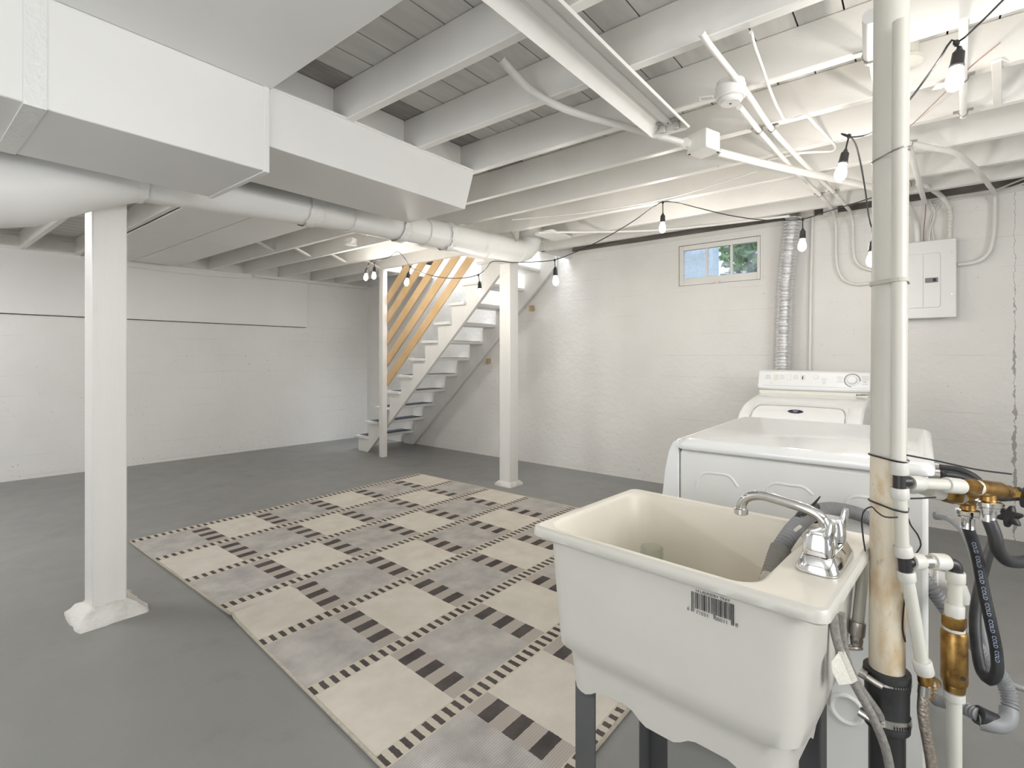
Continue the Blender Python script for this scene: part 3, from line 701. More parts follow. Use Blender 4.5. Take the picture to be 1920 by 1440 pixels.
cn = Vector((-0.955,0,0.296)); cu = Vector((0.296,0,0.955)); cs_ = Vector((0,-1,0))
def face_y(u_):  # bearing from the camera to a point on the console
    r_ = (u_-960)/960; return 4.16*(-r_*0.7804+0.6252)/(r_*0.6252+0.7804)
kc = cf(face_y(1598), 1.035)
kn = obj('timer_knob', MB().stack(kc, cn, [(0,0.040),(0.004,0.040),(0.006,0.030),(0.022,0.027),(0.026,0.022)], 28), CONSOLE, con)
tk = MB()
for i in range(40):
    w = 2*math.pi*i/40
    if i % 40 < 30: d = cs_*math.cos(w) + cu*math.sin(w); tk.bar(kc + d*0.0415 + cn*0.0015, kc + d*0.048 + cn*0.0015, 0.0035, 0.001, cn)
obj('dial_marks', tk, INK, kn)
for u_, hh, m_ in ((1455,0.040,CREAMP),(1505,0.036,CREAMP),(1479,0.046,CONSOLE)):
    c = cf(face_y(u_), 1.046); w_ = 0.011
    sw = obj('rocker_switch', MB().loft([[c + cs_*a*w_*k + cu*b*hh/2*k + cn*q for a, b in ((-1,-1),(1,-1),(1,1),(-1,1))] for k, q in ((1.12,0),(1.1,0.003),(0.85,0.006))]), m_, con)
    if u_ == 1505: obj('slot', MB().bar(c - cu*0.013 + cn*0.0065, c + cu*0.009 + cn*0.0065, 0.006, 0.002, cn), INK, sw)
obj('start_button', MB().stack(cf(face_y(1530),1.052), cn, [(0,0.016),(0.004,0.016),(0.007,0.012)], 20), CONSOLE, con)
obj('face_line', MB().bar(cf(DY1-0.02,0.985,0.001), cf(DY0+0.02,0.985,0.001), 0.0016, 0.0016), GREYINK, con)
pr = MB(); rnd = random.Random(11)
for u_, z_, n_ in ((1440,1.048,3),(1466,1.048,3),(1492,1.05,3),(1545,1.03,4),(1575,1.045,4),(1622,1.05,4),(1622,1.012,2),(1446,0.992,1)):
    for k in range(n_):
        c = cf(face_y(u_), z_ - 0.011*k + 0.011, 0.001); L_ = rnd.uniform(0.008, 0.022); pr.bar(c - cs_*L_, c + cs_*L_, 0.0022, 0.0008, cn)
obj('faint_print', pr, GREYINK, con)
wm = MB()
x_ = 0
for k in range(10):
    L_ = rnd.uniform(0.004,0.007); c = Vector((4.149, face_y(1606)-x_, 0.938)); wm.bar(c + Vector((0,0,-0.006+0.001*k)), c + Vector((0,-0.003,0.006)), L_, 0.0008, (1,0,0)); x_ += 0.0085
obj('script_nameplate', wm, INK, con)

# foil vent behind the dryer
fd = thing('dryer_vent_duct', 'silver foil flexible dryer vent rising up the right wall', 'vent duct', (4.56, 0.7, 0.9))
fp = [(4.560,0.875,0.913), (4.560,0.871,1.093), (4.560,0.867,1.281), (4.560,0.859,1.546), (4.555,0.847,1.813), (4.550,0.823,2.030), (4.540,0.803,2.224), (4.540,0.795,2.294)]
obj('flexible_tube', MB().tube(fp, 0.056, 22, rf=lambda d: 0.0555 + 0.0055*math.sin(2*math.pi*d/0.026), step=0.0045), FOIL, fd, smooth=60)
ft = Vector(fp[-1]); fb = Vector(fp[0])
obj('clamp', MB().torus(fb + Vector((0,0,0.02)), (0,0,1), 0.060, 0.004, 24, 6), STEEL, fd)
obj('ceiling_collar', MB().cyl(ft + Vector((0,0,-0.02)), ft + Vector((0,0,0.12)), 0.052, n=24), STEEL, fd)

# ---------------------------------------------------------------- breaker panel
bp = thing('breaker_panel', 'white electrical breaker panel box on the right wall', 'breaker panel', (4.6, 0.0, 1.46))
obj('box', MB().box(4.56, XR-0.001, -0.165, 0.185, 1.475, 1.985), PANELG, bp, bevel=0.004)
obj('cover', MB().box(4.548, 4.560, -0.181, 0.201, 1.463, 1.997), PANELG, bp, bevel=0.006, segs=3)
pdm = MB().loft([[(4.541, a, b) for a, b, _ in rr(0.01, 1.722, 0.105, 0.185, 0.016, 0)], [(4.548, a, b) for a, b, _ in rr(0.01, 1.722, 0.108, 0.188, 0.018, 0)]])
pd = obj('door', pdm, PANELG, bp, smooth=40)
obj('door_seam', MB().bar((4.5405,-0.005,1.54),(4.5405,-0.005,1.905),0.002,0.0015,(1,0,0)), GREYINK, pd)
la = obj('latch', MB().box(4.534, 4.542, -0.084, -0.016, 1.706, 1.738), LATCH, pd, bevel=0.002)
obj('latch_slot', MB().box(4.532, 4.5345, -0.074, -0.058, 1.712, 1.732), INK, la)
for y_, z_ in ((-0.155,1.905),(-0.155,1.62),(0.175,1.905),(0.175,1.62)):
    obj('screw', MB().cyl((4.549,y_,z_),(4.544,y_,z_),0.0055,n=12), STEEL, bp)

# ---------------------------------------------------------------- conduits, cables and boxes
def conduit(name, pts, r, label, m=CONDUIT, cat='conduit', n=12, collars=(), step=0.025, straps=(), rf=None, smooth=True):
    t = thing(name, label, cat, pts[0])
    obj('tube', MB().tube(pts, r, n, step=step, rf=rf, smooth=smooth), m, t, smooth=60)
    for c, ax in collars: obj('collar', MB().stack(Vector(c) - Vector(ax).normalized()*0.016, ax, [(0,r*1.35),(0.032,r*1.35)], 16), m, t)
    for c in straps:
        c = Vector(c); obj('strap', MB().box(c.x-0.012, c.x+0.012, c.y-r-0.02, c.y+r+0.02, c.z+r*0.6, c.z+r*0.6+0.004).torus(c, (1,0,0), r+0.002, 0.003, 16, 6), STEEL, t)
    return t
JB = Vector((2.345, 0.770, 2.12))
jb = thing('junction_box', 'square white junction box hanging under the joists at a pipe bend', 'junction box', JB)
jm = MB()
ca, sa = math.cos(R(-18)), math.sin(R(-18))
def jrot(h, z, e=0): return [(JB.x + (a*ca - b*sa)*(h+e), JB.y + (a*sa + b*ca)*(h+e), z) for a, b in ((-1,-1),(1,-1),(1,1),(-1,1))]
obj('body', MB().loft([jrot(0.05,2.122), jrot(0.05,2.205)]), CONDUIT, jb, bevel=0.004)
obj('cover_plate', MB().loft([jrot(0.05,2.117,0.002), jrot(0.05,2.123,0.002)]), CONDUIT, jb, bevel=0.001)
for a, b in ((-1,1),(1,-1)):
    obj('screw', MB().cyl((JB.x+(a*ca-b*sa)*.043, JB.y+(a*sa+b*ca)*.043, 2.117),(JB.x+(a*ca-b*sa)*.043, JB.y+(a*sa+b*ca)*.043, 2.114),0.005,n=10), INK, jb)
conduit('electrical_conduit', [(1.511,1.263,2.340), (1.567,1.242,2.300), (1.631,1.199,2.245), (1.752,1.153,2.218), (1.914,1.097,2.217), (2.137,0.981,2.205), (2.338,0.824,2.165)], 0.0155, 'curved white conduit running from the near joists into the square junction box', collars=[((2.308,0.833,2.165), (0.5,0.0,-0.04))])
conduit('electrical_conduit', [(2.494,0.755,2.165), (2.838,0.635,2.185), (3.290,0.437,2.200), (3.747,0.222,2.205), (4.093,0.104,2.205), (4.400,0.065,2.199), (4.560,0.038,2.144), (4.600,0.027,2.057), (4.605,0.027,1.975)], 0.019, 'thick white conduit from the square junction box to the breaker panel top')
RC = Vector((2.025, 0.565, 2.16))
rb = thing('round_ceiling_box', 'round white ceiling box with cover fixed under a joist', 'ceiling box', RC)
obj('body', MB().stack(RC, (0,0,1), [(0.012,0.050),(0.016,0.054),(0.058,0.054),(0.062,0.050),(0.075,0.050)], 32), CONDUIT, rb)
obj('cover', MB().stack(RC, (0,0,1), [(-0.006,0.034),(0.0,0.040),(0.012,0.042),(0.014,0.030)], 32), CONDUIT, rb)
obj('centre_hole', MB().cyl(RC + Vector((0,0,-0.0075)), RC + Vector((0,0,-0.004)), 0.004, n=10), INK, rb)
obj('side_tab', MB().tube([RC + Vector((-0.03,0.045,0.02)), RC + Vector((-0.03,0.10,0.028)), RC + Vector((-0.045,0.10,0.03)), RC + Vector((-0.045,0.05,0.02))], 0.005, 8), CONDUIT, rb)
conduit('electrical_conduit', [(2.105,0.555,2.170), (2.237,0.561,2.185), (2.497,0.574,2.217), (3.038,0.550,2.218), (3.729,0.504,2.218), (4.087,0.492,2.220), (4.560,0.521,2.264), (4.615,0.517,2.194), (4.620,0.514,1.940), (4.620,0.500,1.853), (4.620,0.463,1.780), (4.620,0.388,1.741), (4.620,0.258,1.749), (4.600,0.116,1.757)], 0.0115,
        'thin white conduit from the round ceiling box bending lowest across the right wall', straps=[(2.497,0.574,2.217), (3.729,0.504,2.218)])
conduit('electrical_conduit', [(1.623,0.542,2.217), (1.693,0.543,2.217), (2.073,0.529,2.217), (2.518,0.526,2.218), (2.931,0.499,2.218), (3.722,0.428,2.218), (4.126,0.404,2.220), (4.560,0.416,2.258), (4.615,0.408,2.196), (4.620,0.405,2.016), (4.620,0.392,1.926), (4.620,0.345,1.861), (4.620,0.258,1.832), (4.600,0.116,1.830)], 0.0115,
        'thin white conduit crossing the joists diagonally and bending above its twin on the wall', straps=[(2.518,0.526,2.218), (3.722,0.428,2.218)])
conduit('white_cable', [(1.730,0.421,2.222), (1.794,0.429,2.222), (1.981,0.443,2.222), (2.198,0.459,2.222), (2.372,0.465,2.222), (2.475,0.460,2.222), (2.484,0.425,2.224), (2.479,0.392,2.224), (2.621,0.368,2.224), (2.828,0.343,2.224), (2.947,0.333,2.224), (2.996,0.352,2.226), (2.927,0.481,2.226), (2.931,0.630,2.228)], 0.006, 'thin white cable zigzagging under the joists beside the round box', cat='cable', n=8)
conduit('white_cable', [(3.003,2.406,2.226), (3.180,1.866,2.226), (3.225,1.296,2.226), (3.135,0.934,2.226), (3.063,0.713,2.228)], 0.005, 'thin white cable sagging along the joists above the elbow duct', cat='cable', n=8)
conduit('electrical_conduit', [(3.431,2.467,2.220), (3.997,1.651,2.225), (4.207,0.761,2.230)], 0.010, 'straight thin white conduit running above the window towards the foil vent')
conduit('electrical_conduit', [(4.632,0.673,2.306), (4.632,0.677,2.201), (4.632,0.688,1.655), (4.632,0.695,1.044), (4.632,0.699,0.812)], 0.013, 'straight vertical white conduit down the wall beside the foil vent')
conduit('electrical_conduit', [(3.037,0.057,2.205), (3.187,-0.032,2.205), (3.335,-0.123,2.205), (3.482,-0.174,2.200), (3.757,-0.240,2.200), (4.198,-0.313,2.230), (4.600,-0.371,2.246), (4.610,-0.374,2.139), (4.610,-0.364,1.969), (4.610,-0.343,1.884), (4.610,-0.302,1.839), (4.610,-0.243,1.825), (4.600,-0.183,1.823)], 0.013, 'white conduit looping down the wall right of the breaker panel')
conduit('electrical_conduit', [(3.050,0.051,2.200), (3.479,0.029,2.205), (4.012,0.003,2.205), (4.410,-0.014,2.230)], 0.0135, 'short slanted white conduit ending above the breaker panel', straps=[(3.050,0.051,2.200)])
conduit('flexible_conduit', [(3.889,0.018,2.225), (3.984,-0.015,2.230), (4.400,-0.058,2.301), (4.520,-0.104,2.278), (4.580,-0.136,2.229), (4.605,-0.150,2.170), (4.605,-0.148,2.086), (4.605,-0.145,1.988)], 0.014, 'ribbed white flexible conduit arching into the breaker panel top', rf=lambda d: 0.0145 + 0.002*math.sin(2*math.pi*d/0.011), step=0.0025)
conduit('white_cable', [(4.620,-0.040,2.282), (4.620,-0.066,2.214), (4.620,-0.061,2.151), (4.620,-0.043,2.087), (4.610,-0.037,2.004)], 0.006, 'white cable twisting down to the breaker panel, left of the crossing pair', cat='cable', n=8)
conduit('white_cable', [(4.630,-0.104,2.265), (4.635,-0.067,2.206), (4.635,-0.046,2.164), (4.630,-0.055,2.087), (4.610,-0.066,2.000)], 0.006, 'white cable twisting down to the breaker panel, right of the crossing pair', cat='cable', n=8)
conduit('copper_wire', [(3.749,0.065,2.260), (4.033,0.052,2.270), (4.550,0.062,2.344), (4.620,-0.011,2.325), (4.620,-0.017,2.204), (4.620,-0.008,2.093), (4.610,-0.006,2.009)], 0.003, 'thin copper ground wire dropping to the breaker panel', COPPER, 'wire', n=6)
conduit('white_cable', [(4.630,-0.046,2.257), (4.630,-0.174,2.277), (4.630,-0.335,2.271), (4.630,-0.462,2.301), (4.630,-0.607,2.339)], 0.006, 'white cable laid along the top of the right wall, lower of two', cat='cable', n=8)
conduit('white_cable', [(4.635,-0.046,2.280), (4.635,-0.201,2.298), (4.635,-0.361,2.295), (4.635,-0.450,2.322), (4.635,-0.608,2.380)], 0.006, 'white cable laid along the top of the right wall, upper of two', cat='cable', n=8)
conduit('electrical_conduit', [(2.064,-0.097,2.214), (2.880,-0.135,2.214)], 0.012, 'straight white conduit ending in a strap behind the near bulb', smooth=False, straps=[(2.488,-0.117,2.214), (2.842,-0.133,2.214)])
ub = thing('channel_bracket', 'short white metal channel bracket under the joists at upper right', 'bracket', (2.658,-0.220,2.225))
obj('channel', MB().bar((2.444,-0.201,2.228), (2.872,-0.241,2.228), 0.026, 0.012), CONDUIT, ub, bevel=0.002)
obj('tab', MB().bar((2.453,-0.202,2.232), (2.504,-0.234,2.232), 0.022, 0.004), CONDUIT, ub)
conduit('water_pipe', [(1.870,0.121,2.220), (2.145,0.139,2.220)], 0.022, 'short grey pipe strapped under a joist beside the tall stack', GREYPIPE, 'pipe', smooth=False, straps=[(2.115,0.137,2.220)])
conduit('water_pipe', [(2.158,0.137,2.225), (2.277,0.138,2.225), (2.448,0.136,2.225)], 0.009, 'thin white pipe continuing from the strapped grey pipe', CONDUIT, 'pipe')
ps = thing('pipe_stub', 'white pipe stub with round flange in the ceiling behind the tall stack', 'pipe', (2.521,0.052,2.300))
c_ = Vector((2.431,0.058,2.300))
obj('tube', MB().cyl(c_, c_ + Vector((0,0,0.1)), 0.05, n=28), PEX, ps)
obj('flange', MB().stack(c_ + Vector((0,0,-0.004)), (0,0,1), [(0,0.058),(0.004,0.064),(0.018,0.064)], 28), FITTING, ps)
conduit('copper_wire', [(2.292,-0.198,2.220), (2.422,-0.134,2.222), (2.644,-0.051,2.222), (2.809,0.013,2.222), (2.883,0.043,2.222)], 0.0018, 'thin copper wire strung across the joists behind the near bulb', COPPER, 'wire', n=6)
single('wire_tape', MB().bar((2.511,-0.036,2.219), (2.521,-0.067,2.219), 0.05, 0.002), BOARD, 'small white tape flag on the copper wire by the near bulb', 'tape')
for (bx_, by_, bz_), w_, lab in (((4.580,0.709,2.334), 0.10, 'small white junction box at the wall top above the foil vent'), ((4.580,0.545,2.317), 0.085, 'small white junction box at the wall top where the thin conduits turn down')):
    t = thing('junction_box', lab, 'junction box', (bx_, by_, bz_))
    obj('body', MB().box(bx_-0.03, bx_+0.06, by_-w_/2, by_+w_/2, bz_-0.035, bz_+0.03), CONDUIT, t, bevel=0.004)
    obj('cover_plate', MB().box(bx_-0.034, bx_-0.029, by_-w_/2-0.004, by_+w_/2+0.004, bz_-0.04, bz_+0.035), CONDUIT, t, bevel=0.002)
conduit('flexible_conduit', [(4.300,0.554,2.345), (4.320,0.614,2.374), (4.450,0.668,2.375), (4.550,0.697,2.346)], 0.013, 'short ribbed white flexible conduit curling above the foil vent', rf=lambda d: 0.0135 + 0.002*math.sin(2*math.pi*d/0.011), step=0.0025)
tp = thing('paper_scrap', 'torn white paper scrap stuck under a far joist near the stairs', 'paper', (2.607,3.897,2.220))
c_ = Vector((2.620,3.916,2.225)); rnd = random.Random(9)
obj('scrap', MB().loft([[c_ + Vector((0.07*math.cos(k*math.pi/5)*rnd.uniform(.6,1.1), 0.05*math.sin(k*math.pi/5)*rnd.uniform(.6,1.1), q)) for k in range(10)] for q in (-0.05, -0.02, 0.009)]), BOARD, tp, smooth=0)
# left wall conduits
conduit('electrical_conduit', [lw(-0.6,0.05,2.372), lw(0.77,0.05,2.356), lw(3.0,0.05,2.318), lw(3.6,0.05,2.308)], 0.012, 'thin white conduit along the top of the left wall')
conduit('white_cable', [lw(1.42,0.035,2.19), lw(1.9,0.035,2.165), lw(2.4,0.035,2.16), lw(3.0,0.035,2.18), lw(3.66,0.035,2.215)], 0.004, 'thin white cable sagging across the board on the left wall', cat='cable', n=8)

# fluorescent strip without tubes
fx = thing('strip_light_fixture', 'long white fluorescent strip fixture without tubes under the joists', 'light fixture', (1.55, 0.86, 2.2))
FX0, FX1 = 0.94, 2.172
def fs_(y_, z_): return (y_, z_)
cs2 = [(0.945,2.178),(0.938,2.172),(0.895,2.212),(0.815,2.212),(0.776,2.172),(0.769,2.178),(0.812,2.222),(0.898,2.222)]
obj('reflector', MB().prism(cs2, 'x', FX0, FX1), CONDUIT, fx, smooth=0)
obj('channel', MB().box(FX0+0.01, FX1-0.004, 0.838, 0.874, 2.204, 2.2125), DUCT, fx, bevel=0.002)
obj('channel', MB().box(FX0, FX1, 0.82, 0.893, 2.222, 2.2345), CONDUIT, fx)
for x_ in (FX0+0.002, FX1-0.002):
    obj('end_plate', MB().prism([(0.938,2.176),(0.926,2.168),(0.790,2.168),(0.776,2.176),(0.812,2.216),(0.898,2.216)], 'x', x_-0.0015, x_+0.0015), CONDUIT, fx)
for y_ in (0.825, 0.885):
    obj('lamp_holder', MB().box(FX1-0.022, FX1-0.004, y_-0.012, y_+0.012, 2.176, 2.212), FITTING, fx, bevel=0.003)
obj('lamp_holder_plate', MB().box(FX1-0.05, FX1-0.012, 0.80, 0.91, 2.2055, 2.2105), STEEL, fx)
for y_ in (0.80,0.855,0.91): obj('screw', MB().cyl((FX1-0.03,y_,2.207),(FX1-0.03,y_,2.203),0.004,n=8), INK, fx)

TUBE = emit_mat('added_strip_tube', (0.98, 0.99, 1.0), TUBE_STRENGTH)
def added_strip(x0, y0, label):
    t = thing('added_strip_light', label, 'light fixture', (x0, y0, 2.2))
    obj('housing', MB().box(x0-0.62, x0+0.62, y0-0.05, y0+0.05, 2.19, 2.2345), CONDUIT, t, bevel=0.004)
    for s_ in (-1, 1):
        obj('tube', MB().cyl((x0-0.58,y0+s_*0.035,2.168), (x0+0.58,y0+s_*0.035,2.168), 0.013, n=12), TUBE, t)
        for e_ in (-1, 1): obj('lamp_holder', MB().box(x0+e_*0.60-0.012, x0+e_*0.60+0.012, y0+s_*0.035-0.014, y0+s_*0.035+0.014, 2.15, 2.19), FITTING, t)
added_strip(-0.75, 4.75, 'added unseen two-tube strip light on the joists left of the post')  # out-of-view strip light added to brighten the left wall
# ---------------------------------------------------------------- string lights
sl = thing('string_lights', 'black cord string of clear lit bulbs looped across the ceiling', 'string lights', (3.0, 1.5, 2.0))
strand1 = [(3.114,4.350,2.117), (3.117,4.267,2.146), (3.095,4.134,2.138), (3.122,4.020,2.159), (3.077,3.836,2.180), (3.079,3.754,2.120), (3.086,3.665,2.022), (3.077,3.437,1.930), (3.111,3.235,1.881), (3.140,3.038,1.866), (3.140,2.878,1.877), (3.072,2.723,1.905), (3.023,2.625,1.938), (3.005,2.407,1.906), (3.024,2.223,1.891), (3.039,2.045,1.888), (3.114,1.870,1.950), (3.187,1.700,2.032), (3.256,1.534,2.130), (3.288,1.414,2.206), (3.299,1.352,2.230), (3.303,1.283,2.218), (3.277,1.107,2.141), (3.300,0.920,2.066), (3.334,0.717,2.010), (3.349,0.537,1.990), (3.319,0.415,2.005), (3.292,0.289,2.019), (3.242,0.192,2.023), (3.156,0.139,1.986)]
strand2 = [(3.156,0.139,1.986), (3.083,0.151,1.898), (2.960,0.175,1.787), (2.923,0.189,1.820), (2.787,0.200,1.950), (2.651,0.209,2.043), (2.542,0.217,2.083), (2.479,0.232,2.095), (2.437,0.253,2.095), (2.429,0.231,2.075), (2.386,0.188,2.050), (2.322,0.141,2.031), (2.237,0.086,2.036), (2.146,0.040,2.041), (2.051,-0.001,2.055), (1.996,-0.045,2.097), (1.977,-0.068,2.127), (1.986,-0.080,2.119), (1.953,-0.119,2.133), (1.950,-0.195,2.203)]
strand3 = [(1.950,-0.195,2.203), (0.72,-0.60,2.20), (0.3,-0.75,2.12), (-0.3,-0.5,2.20), (-0.8,0.2,2.12), (-1.0,1.1,2.20), (-0.9,2.2,1.86), (-0.75,3.6,2.20), (-0.55,4.6,2.14), (-0.35,5.6,2.20)]
for s_ in (strand1, strand2, strand3): obj('cord', MB().tube(s_, 0.0032, 6, step=0.02), CORD, sl, smooth=60)
def bulb(top, base, tip, sc=1.0):
    """pigtail from the cord at top, socket from base, glass to tip"""
    top = Vector(top); base = Vector(base); tip = Vector(tip); ax = (tip - base).normalized()
    so = obj('socket', MB().stack(base, ax, [(-0.012*sc,0.005*sc),(0,0.010*sc),(0.006*sc,0.015*sc),(0.038*sc,0.0165*sc),(0.046*sc,0.0185*sc),(0.050*sc,0.0165*sc)], 18), BLACKP, sl)
    obj('pigtail', MB().tube([top, top.lerp(base - ax*0.01, 0.5) + Vector((0.002,0.001,0)), base - ax*0.01], 0.0032, 6), CORD, so)
    obj('cord_clip', MB().stack(top + Vector((0,0,-0.008)), (0,0,1), [(0,0.004),(0.004,0.008),(0.014,0.008),(0.018,0.004)], 10), BLACKP, so)
    b0 = base + ax*0.049*sc
    obj('glass_bulb', MB().stack(b0, ax, [(0,0.012*sc),(0.010*sc,0.014*sc),(0.025*sc,0.0195*sc),(0.040*sc,0.0225*sc),(0.054*sc,0.021*sc),(0.064*sc,0.0155*sc),(0.070*sc,0.0075*sc),(0.0725*sc,0.0015*sc)], 20), BULB, so, smooth=60)
    d = bpy.data.lights.new('filament_light', 'POINT'); d.energy = BULB_WATTS; d.color = BULB_COLOR; d.shadow_soft_size = 0.018
    lo = bpy.data.objects.new('filament_light', d); COL.objects.link(lo); lo.location = b0 + ax*0.04*sc
bulb((1.984,-0.078,2.116), (1.989,-0.084,2.095), (1.980,-0.072,1.991))
bulb((2.479,0.232,2.093), (2.470,0.244,2.030), (2.459,0.257,1.950))
bulb((2.943,0.180,1.792), (2.943,0.180,1.740), (2.939,0.186,1.652))
bulb((3.349,0.537,1.987), (3.349,0.537,1.925), (3.347,0.540,1.830))
bulb((3.299,1.352,2.226), (3.299,1.352,2.144), (3.297,1.354,2.048))
bulb((3.039,2.045,1.884), (3.041,2.042,1.824), (3.044,2.039,1.728))
bulb((3.142,2.875,1.873), (3.148,2.868,1.811), (3.151,2.865,1.709))
bulb((3.083,3.668,2.022), (3.074,3.680,1.964), (3.062,3.695,1.866))
bulb((3.123,4.258,2.146), (3.123,4.258,2.087), (3.120,4.263,1.986))
bulb((3.120,4.342,2.128), (3.107,4.359,2.080), (3.100,4.367,1.989))
for p in ((0.3,-0.75,2.12), (-0.8,0.2,2.12), (-0.9,2.2,1.86), (-0.55,4.6,2.14)):
    bulb(p, (p[0],p[1],p[2]-0.06), (p[0],p[1],p[2]-0.2))

# ---------------------------------------------------------------- laundry sink (local frame: x away from the camera, y to the left)
SKC = (1.130, 0.382, 0); SKR = R(-4.5)
sk = thing('laundry_sink', 'cream plastic laundry tub with chrome faucet on grey steel legs', 'sink', SKC, SKR, local=True)
HX, HY, ZR = 0.226, 0.292, 0.82
def skirt(hx, hy, z, amp):
    l = rr(0, 0.0, hx, hy, 0.05, z, 6, 24); out = []
    for x, y_, zz in l:
        # scoops between the leg sockets
        t = 0
        if abs(abs(x)-hx) < 0.004: t = max(0, 1 - abs(abs(y_)-hy*0.45)/(hy*0.30))
        elif abs(abs(y_)-hy) < 0.004: t = max(0, 1 - abs(abs(x)-hx*0.35)/(hx*0.40))
        out.append((x, y_, zz + amp*min(1, t*2.2)))
    return out
lp = [skirt(0.182, 0.222, 0.470, 0.022), skirt(0.186, 0.228, 0.530, 0.0), skirt(0.188, 0.231, 0.552, 0.0), skirt(0.203, 0.246, 0.566, 0), skirt(0.206, 0.250, 0.60, 0), skirt(0.213, 0.262, 0.775, 0), skirt(0.214, 0.264, 0.797, 0)]
def rim(g, z, rad): return rr(0, 0, HX-g, HY-g, rad, z, 6, 24)
lp += [rim(0.004, 0.795, 0.02), rim(0.0, 0.799, 0.022), rim(0.0, 0.812, 0.022), rim(0.003, 0.818, 0.02), rim(0.009, ZR, 0.018)]
tub = obj('tub', MB().loft(lp, (False, False)), SINK, sk, smooth=45)
YB0, YB1, XI = -0.183, 0.268, 0.200      # basin opening
def basin(g, z, rad): return rr(0, (YB0+YB1)/2, XI-g, (YB1-YB0)/2-g, rad, z, 6, 24)
bl = [rim(0.009, ZR, 0.018), rim(0.018, ZR-0.001, 0.018), basin(-0.006, ZR-0.001, 0.045), basin(0.0, ZR-0.004, 0.045), basin(0.004, ZR-0.012, 0.045), basin(0.012, 0.70, 0.05), basin(0.022, 0.61, 0.055), basin(0.034, 0.586, 0.055), basin(0.06, 0.576, 0.05), basin(0.14, 0.572, 0.03)]
bl[3] = basin(0.0, ZR-0.003, 0.045)
obj('basin', MB().loft(bl, (False, True)), SINK_IN, sk, smooth=50)
obj('drain', MB().stack((0.02,0.04,0.572), (0,0,1), [(0,0.036),(0.004,0.034),(0.005,0.026)], 24), STEEL, sk)
for sx, sy in ((-1,-1),(-1,1),(1,-1),(1,1)):
    x0, y0 = sx*0.166, sy*0.206
    lm = MB().box(min(x0, x0+sx*0.004), max(x0, x0+sx*0.004), min(y0, y0-sy*0.05), max(y0, y0-sy*0.05), 0.0, 0.545)
    lm.box(min(x0, x0-sx*0.05), max(x0, x0-sx*0.05), min(y0, y0+sy*0.004), max(y0, y0+sy*0.004), 0.0, 0.545)
    lm.box(min(x0, x0-sx*0.048), max(x0, x0-sx*0.048), min(y0, y0-sy*0.048), max(y0, y0-sy*0.048), 0.0, 0.004)
    obj('leg', lm, LEG, sk)
# barcode printed on a clear label on the near face
bc = MB(); rnd = random.Random(5); BY, BZ, BXf = -0.115, 0.766, -0.2152
yy = 0.036
k = 0
while yy > -0.036:
    w = rnd.choice((0.0011,0.0011,0.0017,0.0024)); tall = 0.0 if (k in (0,1,14,15) or yy < -0.031) else 0.0075
    bc.add([(BXf, BY+yy, BZ-0.019+tall), (BXf, BY+yy-w, BZ-0.019+tall), (BXf, BY+yy-w, BZ+0.017), (BXf, BY+yy, BZ+0.017)], [(0,1,2,3)])
    yy -= w + rnd.choice((0.0010,0.0010,0.0016,0.0022)); k += 1
E_X, E_Y = (0,-1,0), (0,0,1)
text_on(bc, '14 LAUNDRY TRAY', 0.0070, (BXf, BY-0.001, BZ+0.0205), E_X, E_Y)
text_on(bc, '71031', 0.0092, (BXf, BY+0.0165, BZ-0.0175), E_X, E_Y)
text_on(bc, '00011', 0.0092, (BXf, BY-0.0165, BZ-0.0175), E_X, E_Y)
text_on(bc, '6', 0.0092, (BXf, BY+0.042, BZ-0.0165), E_X, E_Y); text_on(bc, '8', 0.0092, (BXf, BY-0.042, BZ-0.0165), E_X, E_Y)
obj('barcode_print', bc, INK, sk, smooth=0)
# faucet on the right-hand deck
FYC = -0.243; FXC = -0.005
fa = obj('faucet', MB().loft([rr(FXC,FYC,0.082,0.034,0.02,ZR,5), rr(FXC,FYC,0.082,0.034,0.02,ZR+0.006,5), rr(FXC,FYC,0.073,0.026,0.02,ZR+0.026,5), rr(FXC,FYC,0.071,0.024,0.02,ZR+0.028,5)]), CHROME, sk, smooth=40)
for sx in (-1, 1):
    hx = FXC + sx*0.050
    obj('handle', MB().loft([rr(hx,FYC,0.021,0.023,0.010,ZR+0.029,4), rr(hx,FYC,0.0215,0.0235,0.012,ZR+0.036,4), rr(hx,FYC,0.019,0.021,0.010,ZR+0.060,4), rr(hx,FYC,0.015,0.016,0.010,ZR+0.070,4)]), CHROME, fa, smooth=35)
    obj('lever', MB().loft([rr(hx+sx*0.006,FYC-0.016,0.010,0.006,0.004,ZR+0.050,3), rr(hx+sx*0.006,FYC-0.020,0.011,0.006,0.004,ZR+0.075,3), rr(hx+sx*0.006,FYC-0.022,0.009,0.004,0.003,ZR+0.088,3)]), CHROME, fa)
obj('spout_base', MB().stack((FXC,FYC,ZR+0.026), (0,0,1), [(0,0.020),(0.018,0.019),(0.026,0.014),(0.030,0.0125)], 20), CHROME, fa)
obj('spout', MB().tube([(FXC,FYC,ZR+0.045),(FXC,FYC,ZR+0.062),(FXC,FYC+0.006,ZR+0.078),(FXC,FYC+0.024,ZR+0.088),(FXC+0.003,FYC+0.075,ZR+0.096),(FXC+0.006,FYC+0.118,ZR+0.0985),(FXC+0.007,FYC+0.142,ZR+0.089),(FXC+0.008,FYC+0.152,ZR+0.074),(FXC+0.008,FYC+0.154,ZR+0.064)], 0.0095, 18, step=0.006), CHROME, fa, smooth=60)
obj('aerator', MB().stack((FXC+0.008,FYC+0.154,ZR+0.066), (0,0,-1), [(0,0.011),(0.002,0.0135),(0.012,0.0135),(0.014,0.010)], 20), STEEL, fa)

